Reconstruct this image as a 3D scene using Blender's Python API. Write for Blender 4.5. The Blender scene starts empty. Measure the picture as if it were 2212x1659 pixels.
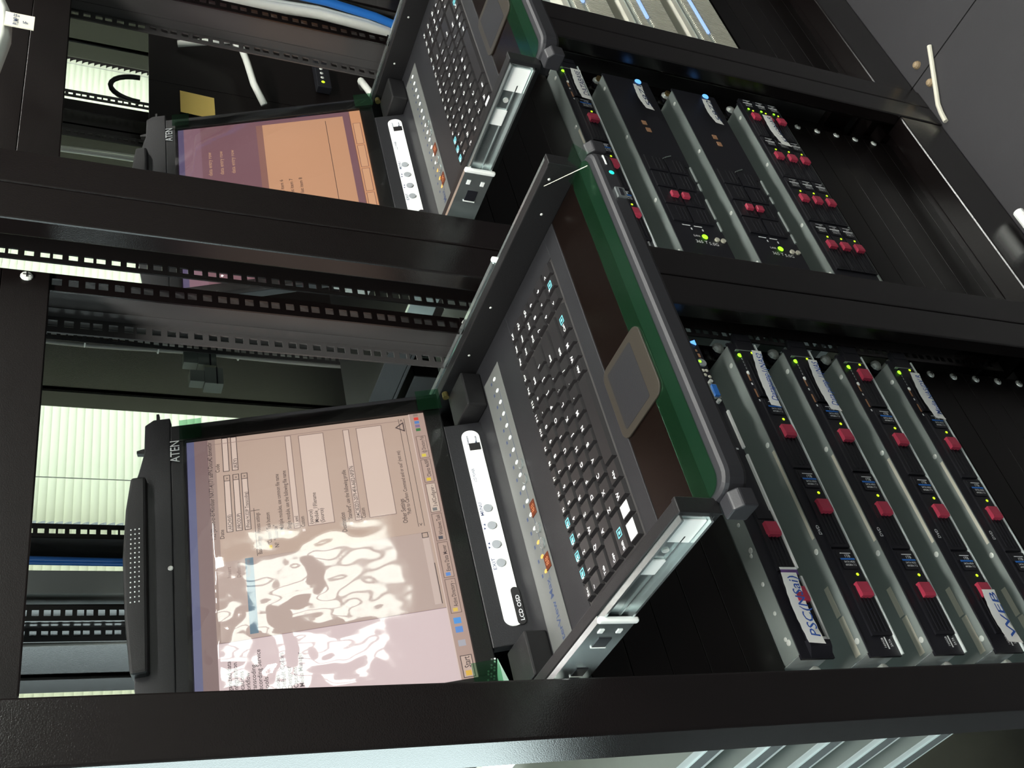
import bpy, math, random
from mathutils import Matrix, Vector, noise

# ------------------------------------------------------------------ camera
SC = bpy.context.scene
COL = SC.collection
ZB = 1.53            # height of the reference hole row above the floor
U = 0.04445          # one rack unit
P = 0.606            # rack pitch

def linkobj(o):
    COL.objects.link(o)
    return o

cd = bpy.data.cameras.new('camera')
cam = linkobj(bpy.data.objects.new('camera', cd))
RX = Vector((-0.21277321, -0.35370163, -0.91083627))   # picture right
RY = Vector((-0.75214394, 0.65432019, -0.07838735))    # picture down
RZ = Vector((0.6237043, 0.66840126, -0.40525635))      # view direction
m = Matrix((RX, -RY, -RZ)).transposed().to_4x4()
m.translation = Vector((-0.63020413, -0.8315271, 0.01744181 + ZB))
cam.matrix_world = m
cd.sensor_width = 36.0
cd.lens = 36.0 * 2343.6 / 2212.0
cd.clip_start = 0.02
cd.clip_end = 60
SC.camera = cam

# ------------------------------------------------------------------ world, light, exposure
w = bpy.data.worlds.new('world')
SC.world = w
w.use_nodes = True
w.node_tree.nodes['Background'].inputs[0].default_value = (0.75, 0.9, 1.0, 1)
w.node_tree.nodes['Background'].inputs[1].default_value = 0.25
SC.view_settings.view_transform = 'Standard'
SC.view_settings.look = 'None'
SC.view_settings.gamma = 1.0
SC.view_settings.use_curve_mapping = False
SC.view_settings.exposure = 0.4

def area(name, loc, rot, sx, sy, power, col):
    d = bpy.data.lights.new(name, 'AREA')
    d.shape = 'RECTANGLE'; d.size = sx; d.size_y = sy; d.energy = power; d.color = col
    o = linkobj(bpy.data.objects.new(name, d))
    o.location = loc; o.rotation_euler = rot
    return o
R = math.radians
# room: X -2.6..4.8, Y -2.9..1.78, Z 0..2.75 ; daylight stands outside its windows
X0, X1, Y0, Y1, ZC = -2.6, 4.8, -2.9, 1.78, 2.75
area('daylight_back_bright', (2.15, Y1 + 0.30, 1.45), (R(-90), 0, 0), 2.05, 1.9, 46, (0.95, 1.0, 0.94))
area('daylight_back_dim', (0.58, Y1 + 0.30, 1.45), (R(-90), 0, 0), 0.95, 1.9, 13, (1.0, 1.0, 0.84))
area('daylight_back_left', (-1.30, Y1 + 0.20, 1.20), (R(-90), 0, 0), 2.0, 2.3, 60, (0.86, 0.98, 1.0))
area('daylight_left', (X0 - 0.15, -0.5, 1.38), (0, R(-90), 0), 1.2, 1.55, 16, (0.84, 0.98, 1.0))
area('daylight_front', (1.60, Y0 - 0.15, 2.28), (R(90), 0, 0), 0.90, 0.62, 15, (0.98, 1.0, 0.93))

# ------------------------------------------------------------------ materials
MATS = {}
def lin(c):
    return tuple(((v / 255.0) / 12.92 if v <= 10 else (((v / 255.0) + 0.055) / 1.055) ** 2.4) for v in c)

def mat(name, col, rough=0.5, metal=0.0, bump=0.0, bscale=300.0, vary=0.0, vscale=20.0, spec=0.5, coat=0.0):
    if name in MATS:
        return MATS[name]
    mt = bpy.data.materials.new(name); mt.use_nodes = True
    nt = mt.node_tree; b = nt.nodes['Principled BSDF']
    b.inputs['Base Color'].default_value = (*col, 1)
    b.inputs['Roughness'].default_value = rough
    b.inputs['Metallic'].default_value = metal
    b.inputs['Specular IOR Level'].default_value = spec
    if coat:
        b.inputs['Coat Weight'].default_value = coat
        b.inputs['Coat Roughness'].default_value = 0.08
    tc = nt.nodes.new('ShaderNodeTexCoord')
    if bump:
        n = nt.nodes.new('ShaderNodeTexNoise'); n.inputs['Scale'].default_value = bscale
        n.inputs['Detail'].default_value = 3
        bp = nt.nodes.new('ShaderNodeBump'); bp.inputs['Strength'].default_value = bump
        bp.inputs['Distance'].default_value = 0.0006
        nt.links.new(tc.outputs['Object'], n.inputs['Vector'])
        nt.links.new(n.outputs['Fac'], bp.inputs['Height'])
        nt.links.new(bp.outputs['Normal'], b.inputs['Normal'])
    if vary:
        n2 = nt.nodes.new('ShaderNodeTexNoise'); n2.inputs['Scale'].default_value = vscale
        n2.inputs['Detail'].default_value = 4
        mx = nt.nodes.new('ShaderNodeMix'); mx.data_type = 'RGBA'
        mx.inputs[6].default_value = (*[c * (1 - vary) for c in col], 1)
        mx.inputs[7].default_value = (*[min(1, c * (1 + vary)) for c in col], 1)
        nt.links.new(tc.outputs['Object'], n2.inputs['Vector'])
        nt.links.new(n2.outputs['Fac'], mx.inputs[0])
        nt.links.new(mx.outputs[2], b.inputs['Base Color'])
    MATS[name] = mt
    return mt

def emit(name, col, strength=1.0):
    if name in MATS:
        return MATS[name]
    mt = bpy.data.materials.new(name); mt.use_nodes = True
    nt = mt.node_tree; b = nt.nodes['Principled BSDF']
    b.inputs['Base Color'].default_value = (*[c * 0.1 for c in col], 1)
    b.inputs['Emission Color'].default_value = (*col, 1)
    b.inputs['Emission Strength'].default_value = strength
    b.inputs['Roughness'].default_value = 0.4
    MATS[name] = mt
    return mt

def film_mat(name, tint, gloss, rough=0.06, extra=0.0):
    if name in MATS:
        return MATS[name]
    mt = bpy.data.materials.new(name); mt.use_nodes = True
    nt = mt.node_tree; nt.nodes.clear()
    out = nt.nodes.new('ShaderNodeOutputMaterial')
    tr = nt.nodes.new('ShaderNodeBsdfTransparent'); tr.inputs[0].default_value = (*tint, 1)
    gl = nt.nodes.new('ShaderNodeBsdfGlossy'); gl.inputs['Roughness'].default_value = rough
    gl.inputs['Color'].default_value = (1, 1, 1, 1)
    fr = nt.nodes.new('ShaderNodeFresnel'); fr.inputs[0].default_value = 1.5
    ma = nt.nodes.new('ShaderNodeMath'); ma.operation = 'MULTIPLY_ADD'
    ma.inputs[1].default_value = gloss; ma.inputs[2].default_value = extra
    mx = nt.nodes.new('ShaderNodeMixShader')
    nt.links.new(fr.outputs[0], ma.inputs[0]); nt.links.new(ma.outputs[0], mx.inputs[0])
    nt.links.new(tr.outputs[0], mx.inputs[1]); nt.links.new(gl.outputs[0], mx.inputs[2])
    nt.links.new(mx.outputs[0], out.inputs[0])
    MATS[name] = mt
    return mt

def tint_film(name, tint, dif, k):
    mt = film_mat(name, tint, 0.25, 0.15, 0.0); nt = mt.node_tree
    mx = [n for n in nt.nodes if n.type == 'MIX_SHADER'][0]; out = [n for n in nt.nodes if n.type == 'OUTPUT_MATERIAL'][0]
    d = nt.nodes.new('ShaderNodeBsdfDiffuse'); d.inputs[0].default_value = (*dif, 1)
    m2 = nt.nodes.new('ShaderNodeMixShader'); m2.inputs[0].default_value = k
    nt.links.new(mx.outputs[0], m2.inputs[1]); nt.links.new(d.outputs[0], m2.inputs[2]); nt.links.new(m2.outputs[0], out.inputs[0])
    return mt

def translucent_mat(name, col):
    mt = bpy.data.materials.new(name); mt.use_nodes = True
    nt = mt.node_tree; nt.nodes.clear()
    out = nt.nodes.new('ShaderNodeOutputMaterial')
    d = nt.nodes.new('ShaderNodeBsdfDiffuse'); d.inputs[0].default_value = (*col, 1)
    t = nt.nodes.new('ShaderNodeBsdfTranslucent'); t.inputs[0].default_value = (*col, 1)
    mx = nt.nodes.new('ShaderNodeMixShader'); mx.inputs[0].default_value = 0.5
    nt.links.new(d.outputs[0], mx.inputs[1]); nt.links.new(t.outputs[0], mx.inputs[2])
    nt.links.new(mx.outputs[0], out.inputs[0])
    return mt

BLACK = mat('black_powder_coat', (0.0042, 0.0028, 0.0028), 0.20, 0, 0.25, 900, 0.12, 9, 0.85)
RAIL_LIT = mat('rail_lit_grey', (0.055, 0.052, 0.052), 0.24, 0, 0.12, 700)  # lighter grey for web and rear flange: light put into the rail's colour
PANEL = mat('panel_black', (0.0045, 0.0031, 0.0030), 0.34, 0, 0.2, 900, 0.1, 6, 0.35)
TRAY = mat('tray_plastic', (0.0090, 0.0090, 0.0110), 0.48, 0, 0.3, 1200)
TRAYD = mat('tray_dark', (0.0040, 0.0038, 0.0045), 0.5, 0, 0.3, 1200)
PALM = mat('palm_rest_gloss', (0.0034, 0.0017, 0.0012), 0.25, spec=0.3)
BEZG = mat('bezel_grey', (0.015, 0.015, 0.018), 0.48, 0, 0.1, 900)
KEYB = mat('key_black', (0.011, 0.010, 0.011), 0.42)
LEGW = mat('legend_white', (0.85, 0.88, 0.88), 0.5)
LEGC = mat('legend_cyan', (0.15, 0.62, 0.72), 0.5)
ZINC = mat('bright_zinc', (0.72, 0.80, 0.80), 0.24, 0.92, 0.15, 60, 0.08, 12)
WHITEP = mat('white_plastic', (0.88, 0.90, 0.88), 0.4)
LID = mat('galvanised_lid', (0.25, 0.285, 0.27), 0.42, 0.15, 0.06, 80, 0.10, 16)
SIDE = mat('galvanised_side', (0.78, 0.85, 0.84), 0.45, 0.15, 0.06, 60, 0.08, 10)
BEZB = mat('server_bezel', (0.010, 0.010, 0.015), 0.45, 0, 0.4, 1500)
CARR = mat('carrier_black', (0.010, 0.010, 0.014), 0.4)
RED = mat('latch_red', (0.47, 0.045, 0.088), 0.38)
PAPER = mat('label_paper', (0.95, 0.95, 0.91), 0.7)
CREAM = mat('sticker_cream', (0.62, 0.60, 0.50), 0.6)
INK = mat('blue_ink', (0.03, 0.10, 0.42), 0.6)
INKD = mat('dark_ink', (0.03, 0.05, 0.12), 0.6)
PRTB = mat('print_blue', (0.03, 0.18, 0.62), 0.5)
PRTW = mat('print_white', (0.88, 0.90, 0.90), 0.5)
PRTO = mat('print_orange', (0.42, 0.22, 0.12), 0.5)
PURP = mat('print_purple', (0.16, 0.08, 0.28), 0.5)
SCREW = mat('screw_nickel', (0.82, 0.84, 0.80), 0.35, 0.35)
BRASS = mat('screw_brass', (0.62, 0.42, 0.18), 0.3, 0.9)
STRIP = mat('control_strip_silver', (0.125, 0.13, 0.125), 0.4, 0.25, 0.05, 50, 0.05, 30)
BTNG = mat('button_grey', (0.28, 0.30, 0.32), 0.35)
SEG = mat('segment_window', (0.10, 0.022, 0.008), 0.2)
GREYD = mat('duct_grey', (0.34, 0.35, 0.33), 0.5)
CBLUE = mat('cable_blue', (0.02, 0.16, 0.55), 0.4)
CWHITE = mat('cable_white', (0.80, 0.82, 0.76), 0.45)
CGREY = mat('cable_grey', (0.30, 0.29, 0.27), 0.5)
CBLACK = mat('cable_black', (0.01, 0.01, 0.01), 0.4)
YELLOW = mat('note_yellow', (0.70, 0.52, 0.14), 0.7)
CONN = mat('connector_grey', (0.16, 0.18, 0.16), 0.5)
SILVER = mat('unit_silver', (0.66, 0.65, 0.56), 0.45, 0.1)
FLOORM = mat('floor_vinyl', (0.025, 0.024, 0.027), 0.55, 0, 0.3, 200, 0.22, 3.5)
WALLM = mat('wall_paint', (0.025, 0.023, 0.022), 0.8, 0, 0.2, 80)
WALLL = mat('wall_light_paint', (0.14, 0.14, 0.135), 0.8, 0, 0.2, 80)
CEILM = mat('ceiling_tile', (0.34, 0.34, 0.32), 0.85, 0, 0.4, 150)
ALU = mat('window_frame_white', (0.6, 0.6, 0.58), 0.5)
SLATM = translucent_mat('blind_slat', (0.86, 0.89, 0.76))
GLED = emit('led_green', (0.30, 1.0, 0.02), 1.6)
YLED = emit('led_yellow_green', (0.62, 0.95, 0.02), 1.0)
BLED = emit('led_blue', (0.12, 0.38, 1.0), 1.3)
CLED = emit('led_cyan', (0.02, 0.95, 0.65), 1.2)
OLED = emit('led_orange', (1.0, 0.50, 0.10), 1.0)
WLED = emit('led_white', (0.95, 1.0, 0.92), 1.0)
BARB = emit('light_bar_blue', (0.32, 0.50, 1.0), 1.0)
FILM = film_mat('clear_film', (0.97, 0.96, 0.94), 1.2, 0.05, 0.01)
GREENF = tint_film('green_film', (0.60, 0.80, 0.68), (0.020, 0.080, 0.036), 0.06)
GLASS = film_mat('window_glass', (0.95, 0.98, 0.97), 1.0, 0.02)

# ------------------------------------------------------------------ mesh helpers
TXT = {}
def text_geo(s):
    if s in TXT:
        return TXT[s]
    c = bpy.data.curves.new('txt', 'FONT'); c.body = s; c.size = 1.0; c.resolution_u = 2; c.offset = 0.007
    o = bpy.data.objects.new('txt', c); COL.objects.link(o)
    dg = bpy.context.evaluated_depsgraph_get()
    me = bpy.data.meshes.new_from_object(o.evaluated_get(dg))
    v = [tuple(x.co) for x in me.vertices]; f = [tuple(p.vertices) for p in me.polygons]
    bpy.data.objects.remove(o); bpy.data.curves.remove(c); bpy.data.meshes.remove(me)
    wd = max([p[0] for p in v], default=0)
    TXT[s] = (v, f, wd)
    return TXT[s]

CACHE = {}
class MB:
    def __init__(s):
        s.v = []; s.f = []; s.m = []; s.T = None
    def add(s, vs, fs, mi=0):
        b = len(s.v)
        if s.T:
            vs = [s.T(*p) for p in vs]
        s.v += [tuple(p) for p in vs]
        s.f += [tuple(b + i for i in f) for f in fs]
        s.m += [mi] * len(fs)
        return s
    def box(s, x0, x1, y0, y1, z0, z1, mi=0):
        return s.add([(x0, y0, z0), (x1, y0, z0), (x1, y1, z0), (x0, y1, z0), (x0, y0, z1), (x1, y0, z1), (x1, y1, z1), (x0, y1, z1)],
                     [(0, 3, 2, 1), (4, 5, 6, 7), (0, 1, 5, 4), (1, 2, 6, 5), (2, 3, 7, 6), (3, 0, 4, 7)], mi)
    def rect(s, p, u, v, mi=0):
        p, u, v = Vector(p), Vector(u), Vector(v)
        return s.add([p, p + u, p + u + v, p + v], [(0, 1, 2, 3)], mi)
    def prism(s, poly, ax, a0, a1, mi=0):
        n = len(poly)
        def q(a, b, t):
            return {'X': (t, a, b), 'Y': (a, t, b), 'Z': (a, b, t)}[ax]
        vs = [q(a, b, a0) for a, b in poly] + [q(a, b, a1) for a, b in poly]
        fs = [tuple(range(n))[::-1], tuple(range(n, 2 * n))] + [(i, (i + 1) % n, n + (i + 1) % n, n + i) for i in range(n)]
        return s.add(vs, fs, mi)
    def cyl(s, p0, p1, r, n=12, mi=0, r1=None):
        p0, p1 = Vector(p0), Vector(p1); d = (p1 - p0).normalized()
        a = d.orthogonal().normalized(); b = d.cross(a); r1 = r if r1 is None else r1
        vs = []
        for p, rr in ((p0, r), (p1, r1)):
            vs += [p + a * rr * math.cos(2 * math.pi * i / n) + b * rr * math.sin(2 * math.pi * i / n) for i in range(n)]
        fs = [(i, (i + 1) % n, n + (i + 1) % n, n + i) for i in range(n)] + [tuple(range(n))[::-1], tuple(range(n, 2 * n))]
        return s.add(vs, fs, mi)
    def dome(s, p, nrm, r, h, mi=0, n=10):
        p, d = Vector(p), Vector(nrm).normalized(); a = d.orthogonal().normalized(); b = d.cross(a)
        vs = []
        rings = [(1, 0), (0.92, 0.45), (0.65, 0.8)]
        for k, t in rings:
            vs += [p + d * h * t + (a * math.cos(2 * math.pi * i / n) + b * math.sin(2 * math.pi * i / n)) * r * k for i in range(n)]
        vs.append(p + d * h)
        fs = []
        for j in range(2):
            fs += [(j * n + i, j * n + (i + 1) % n, (j + 1) * n + (i + 1) % n, (j + 1) * n + i) for i in range(n)]
        fs += [(2 * n + i, 2 * n + (i + 1) % n, 3 * n) for i in range(n)]
        return s.add(vs, fs, mi)
    def tube(s, pts, r, n=8, mi=0):
        pts = [Vector(p) for p in pts]; vs = []; a = None
        for i, p in enumerate(pts):
            d = (pts[min(i + 1, len(pts) - 1)] - pts[max(i - 1, 0)]).normalized()
            a = d.orthogonal().normalized() if a is None else (a - d * a.dot(d)).normalized()
            b = d.cross(a)
            vs += [p + (a * math.cos(2 * math.pi * k / n) + b * math.sin(2 * math.pi * k / n)) * r for k in range(n)]
        fs = []
        for i in range(len(pts) - 1):
            fs += [(i * n + k, i * n + (k + 1) % n, (i + 1) * n + (k + 1) % n, (i + 1) * n + k) for k in range(n)]
        fs += [tuple(range(n))[::-1], tuple(range((len(pts) - 1) * n, len(pts) * n))]
        return s.add(vs, fs, mi)
    def text(s, t, p, u, v, h, mi=0, center=False, width=None):
        vs, fs, wd = text_geo(t)
        if not vs:
            return s
        p, u, v = Vector(p), Vector(u).normalized(), Vector(v).normalized()
        sx = h if width is None else width / max(wd, 1e-6)
        o = -wd * sx / 2 if center else 0
        return s.add([p + u * (a * sx + o) + v * (b * h) for a, b, _ in vs], fs, mi)
    def build(s, name, mats, parent=None, loc=None, bevel=0, smooth=False, key=None):
        if not isinstance(mats, (list, tuple)):
            mats = [mats]
        if key and key in CACHE:
            me = CACHE[key]
        else:
            me = bpy.data.meshes.new(name)
            me.from_pydata(s.v, [], s.f)
            for mm in mats:
                me.materials.append(mm)
            me.polygons.foreach_set('material_index', s.m)
            if smooth:
                me.polygons.foreach_set('use_smooth', [True] * len(s.f))
            me.update()
            if key:
                CACHE[key] = me
        o = linkobj(bpy.data.objects.new(name, me))
        if bevel:
            bv = o.modifiers.new('bevel', 'BEVEL'); bv.width = bevel; bv.segments = 2; bv.limit_method = 'ANGLE'
        if parent:
            o.parent = parent
        if loc:
            o.location = loc
        return o

def tag(o, label, cat, group=None, kind=None):
    o['label'] = label; o['category'] = cat
    if group: o['group'] = group
    if kind: o['kind'] = kind
    return o
def struct(o):
    o['kind'] = 'structure'
    return o
def empty(name, loc):
    o = linkobj(bpy.data.objects.new(name, None)); o.location = loc; o.empty_display_size = 0.05
    return o
def zu(k):
    return ZB + 0.00635 - k * U      # top of rack unit k (counted downwards)

# ------------------------------------------------------------------ the room
fl = struct(MB().box(X0, X1, Y0, Y1, -0.06, -0.004).build('floor', FLOORM))
tile = MB().box(-0.2985, 0.2985, -0.2985, 0.2985, -0.004, 0.0)
ix = int((X1 - X0) / 0.6) + 1
for i in range(-6, 7):
    for j in range(-6, 4):
        cx, cy = 0.982 + 0.3 + 0.6 * i, -0.05 + 0.3 + 0.6 * j
        if X0 + 0.3 < cx < X1 - 0.3 and Y0 + 0.3 < cy < Y1 - 0.28:
            tile.build('floor_tile', FLOORM, fl, (cx, cy, 0), key='tile')
ce = struct(MB().box(X0, X1, Y0, Y1, ZC, ZC + 0.06).build('ceiling', CEILM))
def wall_with_hole(name, ax, at, th, a0, a1, h0, h1, o0, o1, material):
    b = MB()
    for (p0, p1, q0, q1) in ((a0, o0, h0, h1), (o1, a1, h0, h1), (o0, o1, h0, WZ0), (o0, o1, WZ1, h1)):
        if ax == 'Y': b.box(p0, p1, at, at + th, q0, q1)
        else: b.box(at, at + th, p0, p1, q0, q1)
    return struct(b.build(name, material))
WZ0, WZ1 = 0.66, 2.36
bw = MB()
for (p0, p1, q0, q1) in ((X0, -2.30, 0, ZC), (-0.30, 0.10, 0, ZC), (3.20, X1, 0, ZC), (-2.30, -0.30, 0, 0.12), (0.10, 3.20, 0, WZ0), (-2.30, -0.30, WZ1, ZC), (0.10, 3.20, WZ1, ZC)):
    bw.box(p0, p1, Y1, Y1 + 0.12, q0, q1)
struct(bw.build('wall_back', WALLM))
WZ0, WZ1 = 1.96, 2.60
wall_with_hole('wall_front', 'Y', Y0 - 0.10, 0.10, X0, X1, 0, ZC, 1.13, 2.07, WALLL)
WZ0, WZ1 = 0.75, 2.0
wall_with_hole('wall_left', 'X', X0 - 0.10, 0.10, Y0, Y1, 0, ZC, -1.3, 0.3, WALLL)
struct(MB().box(X1, X1 + 0.1, Y0, Y1, 0, ZC).build('wall_right', WALLL))
def window(name, ax, at, a0, a1, z0, z1, n):
    w_ = empty(name, ((a0 + a1) / 2, at, z0) if ax == 'Y' else (at, (a0 + a1) / 2, z0)); struct(w_)
    L = (a1 - a0) / 2; H = z1 - z0
    def bx(p0, p1, d0, d1, q0, q1):
        return MB().box(p0, p1, d0, d1, q0, q1) if ax == 'Y' else MB().box(d0, d1, p0, p1, q0, q1)
    for q in ((-L, L, 0, 0.05), (-L, L, H - 0.05, H)):
        bx(q[0], q[1], -0.03, 0.03, q[2], q[3]).build('window_frame', ALU, w_)
    for i in range(n + 1):
        c = -L + 2 * L * i / n
        c0, c1 = max(-L, c - 0.025), min(L, c + 0.025)
        bx(c0, c1, -0.03, 0.03, 0.05, H - 0.05).build('window_frame', ALU, w_)
    for i in range(n):
        p0, p1 = -L + 2 * L * i / n + 0.025, -L + 2 * L * (i + 1) / n - 0.025
        bx(p0, p1, -0.003, 0.003, 0.05, H - 0.05).build('pane', GLASS, w_)
window('window_1', 'Y', Y1 + 0.08, 0.10, 3.20, 0.66, 2.36, 3)
window('window_2', 'Y', Y0 - 0.05, 1.13, 2.07, 1.96, 2.60, 2)
window('window_3', 'Y', Y1 + 0.08, -2.30, -0.30, 0.12, 2.36, 2)

window('window_4', 'X', X0 - 0.05, -1.3, 0.3, 0.75, 2.0, 2)

# ceiling light fittings
TUBE = emit('lamp_diffuser', (1.0, 1.0, 0.94), 52.0)
def ceiling_light(x, y, where, k=1.0):
    r = empty('ceiling_light', (x, y, ZC - 0.09))
    tag(r, 'long white ceiling light fitting with a glowing diffuser ' + where, 'light', 'ceiling light fittings')
    MB().box(-0.62 * k, 0.62 * k, -0.16 * k, 0.16 * k, 0.03, 0.089).build('housing', CEILM, r, bevel=0.01)
    MB().box(-0.60 * k, 0.60 * k, -0.14 * k, 0.14 * k, 0.0, 0.029).build('diffuser', TUBE, r)
ceiling_light(-0.55, -0.68, 'over the aisle by the left wall')
ceiling_light(1.0, -0.68, 'over the aisle before the console racks', 0.72)
ceiling_light(2.6, -0.68, 'over the aisle by the right wall', 0.72)
ceiling_light(1.75, -2.45, 'near the small front window', 0.32)

# venetian blinds hung before the back window
def blind(x0, x1, label, cords):
    r = empty('venetian_blind', ((x0 + x1) / 2, Y1 - 0.10, 0.70)); tag(r, label, 'blind', 'blinds in the back window')
    L = (x1 - x0) / 2 - 0.006
    b = MB(); a = R(56); prof = []
    for i in range(4):
        t = (i / 3 - 0.5) * 0.0255; bow = 0.0022 * (1 - (2 * i / 3 - 1) ** 2)
        prof.append((t * math.cos(a) - bow * math.sin(a), t * math.sin(a) + bow * math.cos(a)))
    vs = []; fs = []
    for x in (-L, L):
        vs += [(x, p, q) for p, q in prof]
    for i in range(3):
        fs.append((i, i + 1, 5 + i, 4 + i))
    b.add(vs, fs)
    n = 76; pitch = 0.0212
    for i in range(n):
        b.build('slat', SLATM, r, (0, 0, 0.03 + i * pitch), smooth=True, key='slat%.3f' % L)
    MB().box(-L, L, -0.02, 0.02, 0.03 + n * pitch, 0.07 + n * pitch).build('head_rail', ALU, r)
    MB().box(-L, L, -0.012, 0.012, 0.0, 0.014).build('bottom_rail', ALU, r)
    for c in cords:
        MB().cyl((c - r.location.x, -0.012, 0.014), (c - r.location.x, -0.012, 0.03 + n * pitch), 0.0016, 6).build('ladder_cord', WHITEP, r)
blind(0.12, 1.085, 'pale yellow venetian blind in the window, next to the brighter blind', (0.35, 0.86))
blind(1.085, 3.18, 'bright white venetian blind in the window behind the racks', (1.225, 1.9, 2.52, 3.137))

# ------------------------------------------------------------------ rack frames
RTOP = 2.02
def rail_mesh(sgn, flat=False):
    """C channel open towards the rack's middle, square holes in both flanges; sgn = side."""
    b = MB(); z0, z1 = 0.115, 1.97
    xi, xo = 0.2197, 0.2445; ha, hb = 0.2279, 0.2373
    def bx(a, c, y0, y1, q0, q1, mi=1):
        b.box(min(sgn * a, sgn * c), max(sgn * a, sgn * c), y0, y1, q0, q1, mi)
    if not flat:
        bx(xo - 0.002, xo, 0.002, 0.060, z0, z1)
        bx(xo - 0.0032, xo - 0.002, 0.046, 0.052, z0, z1)
    ks = []
    k = 33
    while k > -11:
        for d in (0.0381, 0.022225, 0.00635):
            ks.append(zu(k) - d)
        k -= 1
    ks = [q for q in ks if z0 + 0.01 < q < z1 - 0.01]
    for y in ((0.060,) if flat else (0.0, 0.060)):
        bx(xi, ha, y, y + 0.002, z0, z1, int(y > 0)); bx(hb, xo, y, y + 0.002, z0, z1, int(y > 0))
        lo = z0
        for q in ks:
            bx(ha, hb, y, y + 0.002, lo, q - 0.0047, int(y > 0)); lo = q + 0.0047
        bx(ha, hb, y, y + 0.002, lo, z1, int(y > 0))
    return b
RL, RR = rail_mesh(-1), rail_mesh(1)
FLATR = {-1: rail_mesh(-1, True), 1: rail_mesh(1, True)}

def strip_mesh():
    b = MB(); z0, z1 = 0.115, 1.97
    lo = z0; ks = []
    for k in range(33, -11, -1):
        for d in (0.0381, 0.022225, 0.00635):
            q = zu(k) - d
            if z0 + 0.01 < q < z1 - 0.01: ks.append(q)
    b.box(-0.297, -0.2905, 0.045, 0.047, z0, z1); b.box(-0.2815, -0.256, 0.045, 0.047, z0, z1)
    for q in ks:
        b.box(-0.2905, -0.2815, 0.045, 0.047, lo, q - 0.0047); lo = q + 0.0047
    b.box(-0.2905, -0.2815, 0.045, 0.047, lo, z1)
    return b
STRIPM = strip_mesh()

def rack(i, label):
    r = empty('server_rack', (i * P, 0, 0)); tag(r, label, 'rack', 'black open frame racks in a row')
    h = 0.3025
    for s in (-1, 1):
        a, c = sorted((s * 0.25, s * h))
        if s > 0:
            pl = [(a, -0.063), (c, -0.063), (c, -0.012), (c - 0.006, -0.012), (c - 0.006, -0.056), (a + 0.004, -0.056), (a + 0.004, -0.040), (a, -0.040)]
        else:
            pl = [(a, -0.063), (c, -0.063), (c, -0.040), (c - 0.004, -0.040), (c - 0.004, -0.056), (a + 0.006, -0.056), (a + 0.006, -0.012), (a, -0.012)]
        fp = MB().prism(pl, 'Z', 0.0, RTOP)
        fp.build('front_post', BLACK, r, key='fpost%d' % s, bevel=0.0035)
        MB().box(a, c, 0.89, 0.94, 0.0, RTOP).build('rear_post', BLACK, r, key='rpost%d' % s, bevel=0.003)
        (RL if s < 0 else RR).build('mounting_rail', [BLACK, RAIL_LIT], r, key='rail%d' % s)
        if i > 1:
            if s > 0 or i == 3: FLATR[s].build('mounting_rail', [BLACK, RAIL_LIT], r, (0, 0.655, 0), key='frail%d' % s)
        else:
            (RL if s < 0 else RR).build('mounting_rail', [BLACK, RAIL_LIT], r, (0, 0.655, 0), key='rail%d' % s)
        MB().box(*sorted((s * 0.256, s * 0.300)), 0.745, 0.885, 0.115, 1.95).build('cable_channel', BLACK, r, key='chan%d' % s)
        for q0, q1 in ((0.0, 0.10), (RTOP - 0.06, RTOP)):
            MB().box(*sorted((s * 0.262, s * 0.294)), -0.012, 0.89, q0 + 0.004, q1 - 0.004).build('side_beam', BLACK, r, key='sbeam%d%.2f' % (s, q0))
        for q in (0.118, 1.90):
            MB().box(*sorted((s * 0.2448, s * 0.262)), 0.0, 0.72, q, q + 0.05).build('rail_bracket', BLACK, r, key='brkt%d%.1f' % (s, q))
    if i: STRIPM.build('perforated_strip', BLACK, r, key='pstrip')
    for q0, q1, nm in ((0.002, 0.105, 'base_beam'), (RTOP - 0.07, RTOP, 'top_beam')):
        MB().box(-0.25, 0.25, -0.061, -0.02, q0, q1).build(nm, BLACK, r, key='fbeam' + nm, bevel=0.003)
        MB().box(-0.25, 0.25, 0.90, 0.935, q0, q1).build(nm, BLACK, r, key='rbeam' + nm)
    MB().box(-0.25, 0.25, -0.02, 0.89, 0.086, 0.092).build('base_plate', BLACK, r, key='bplate')
    MB().box(-0.30, 0.30, -0.05, 0.93, RTOP, RTOP + 0.004).build('roof_plate', BLACK, r, key='rplate')
    return r
rack(0, 'black open rack with five slim servers under the console with taped screen film')
rack(1, 'black open rack with the console whose screen stands beside a yellow note')
r3 = rack(2, 'black open rack holding three silver ribbed units with blue light bars')
r4 = rack(3, 'empty black open rack beyond the silver ribbed units')
for rr, i in ((r3, 2), (r4, 3)):
    MB().box(-0.3025, 0.3025, 0.596, 0.602, 0.75, ZB - 0.168).build('rear_panel', PANEL, rr, key='rearp', bevel=0.001)

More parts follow.
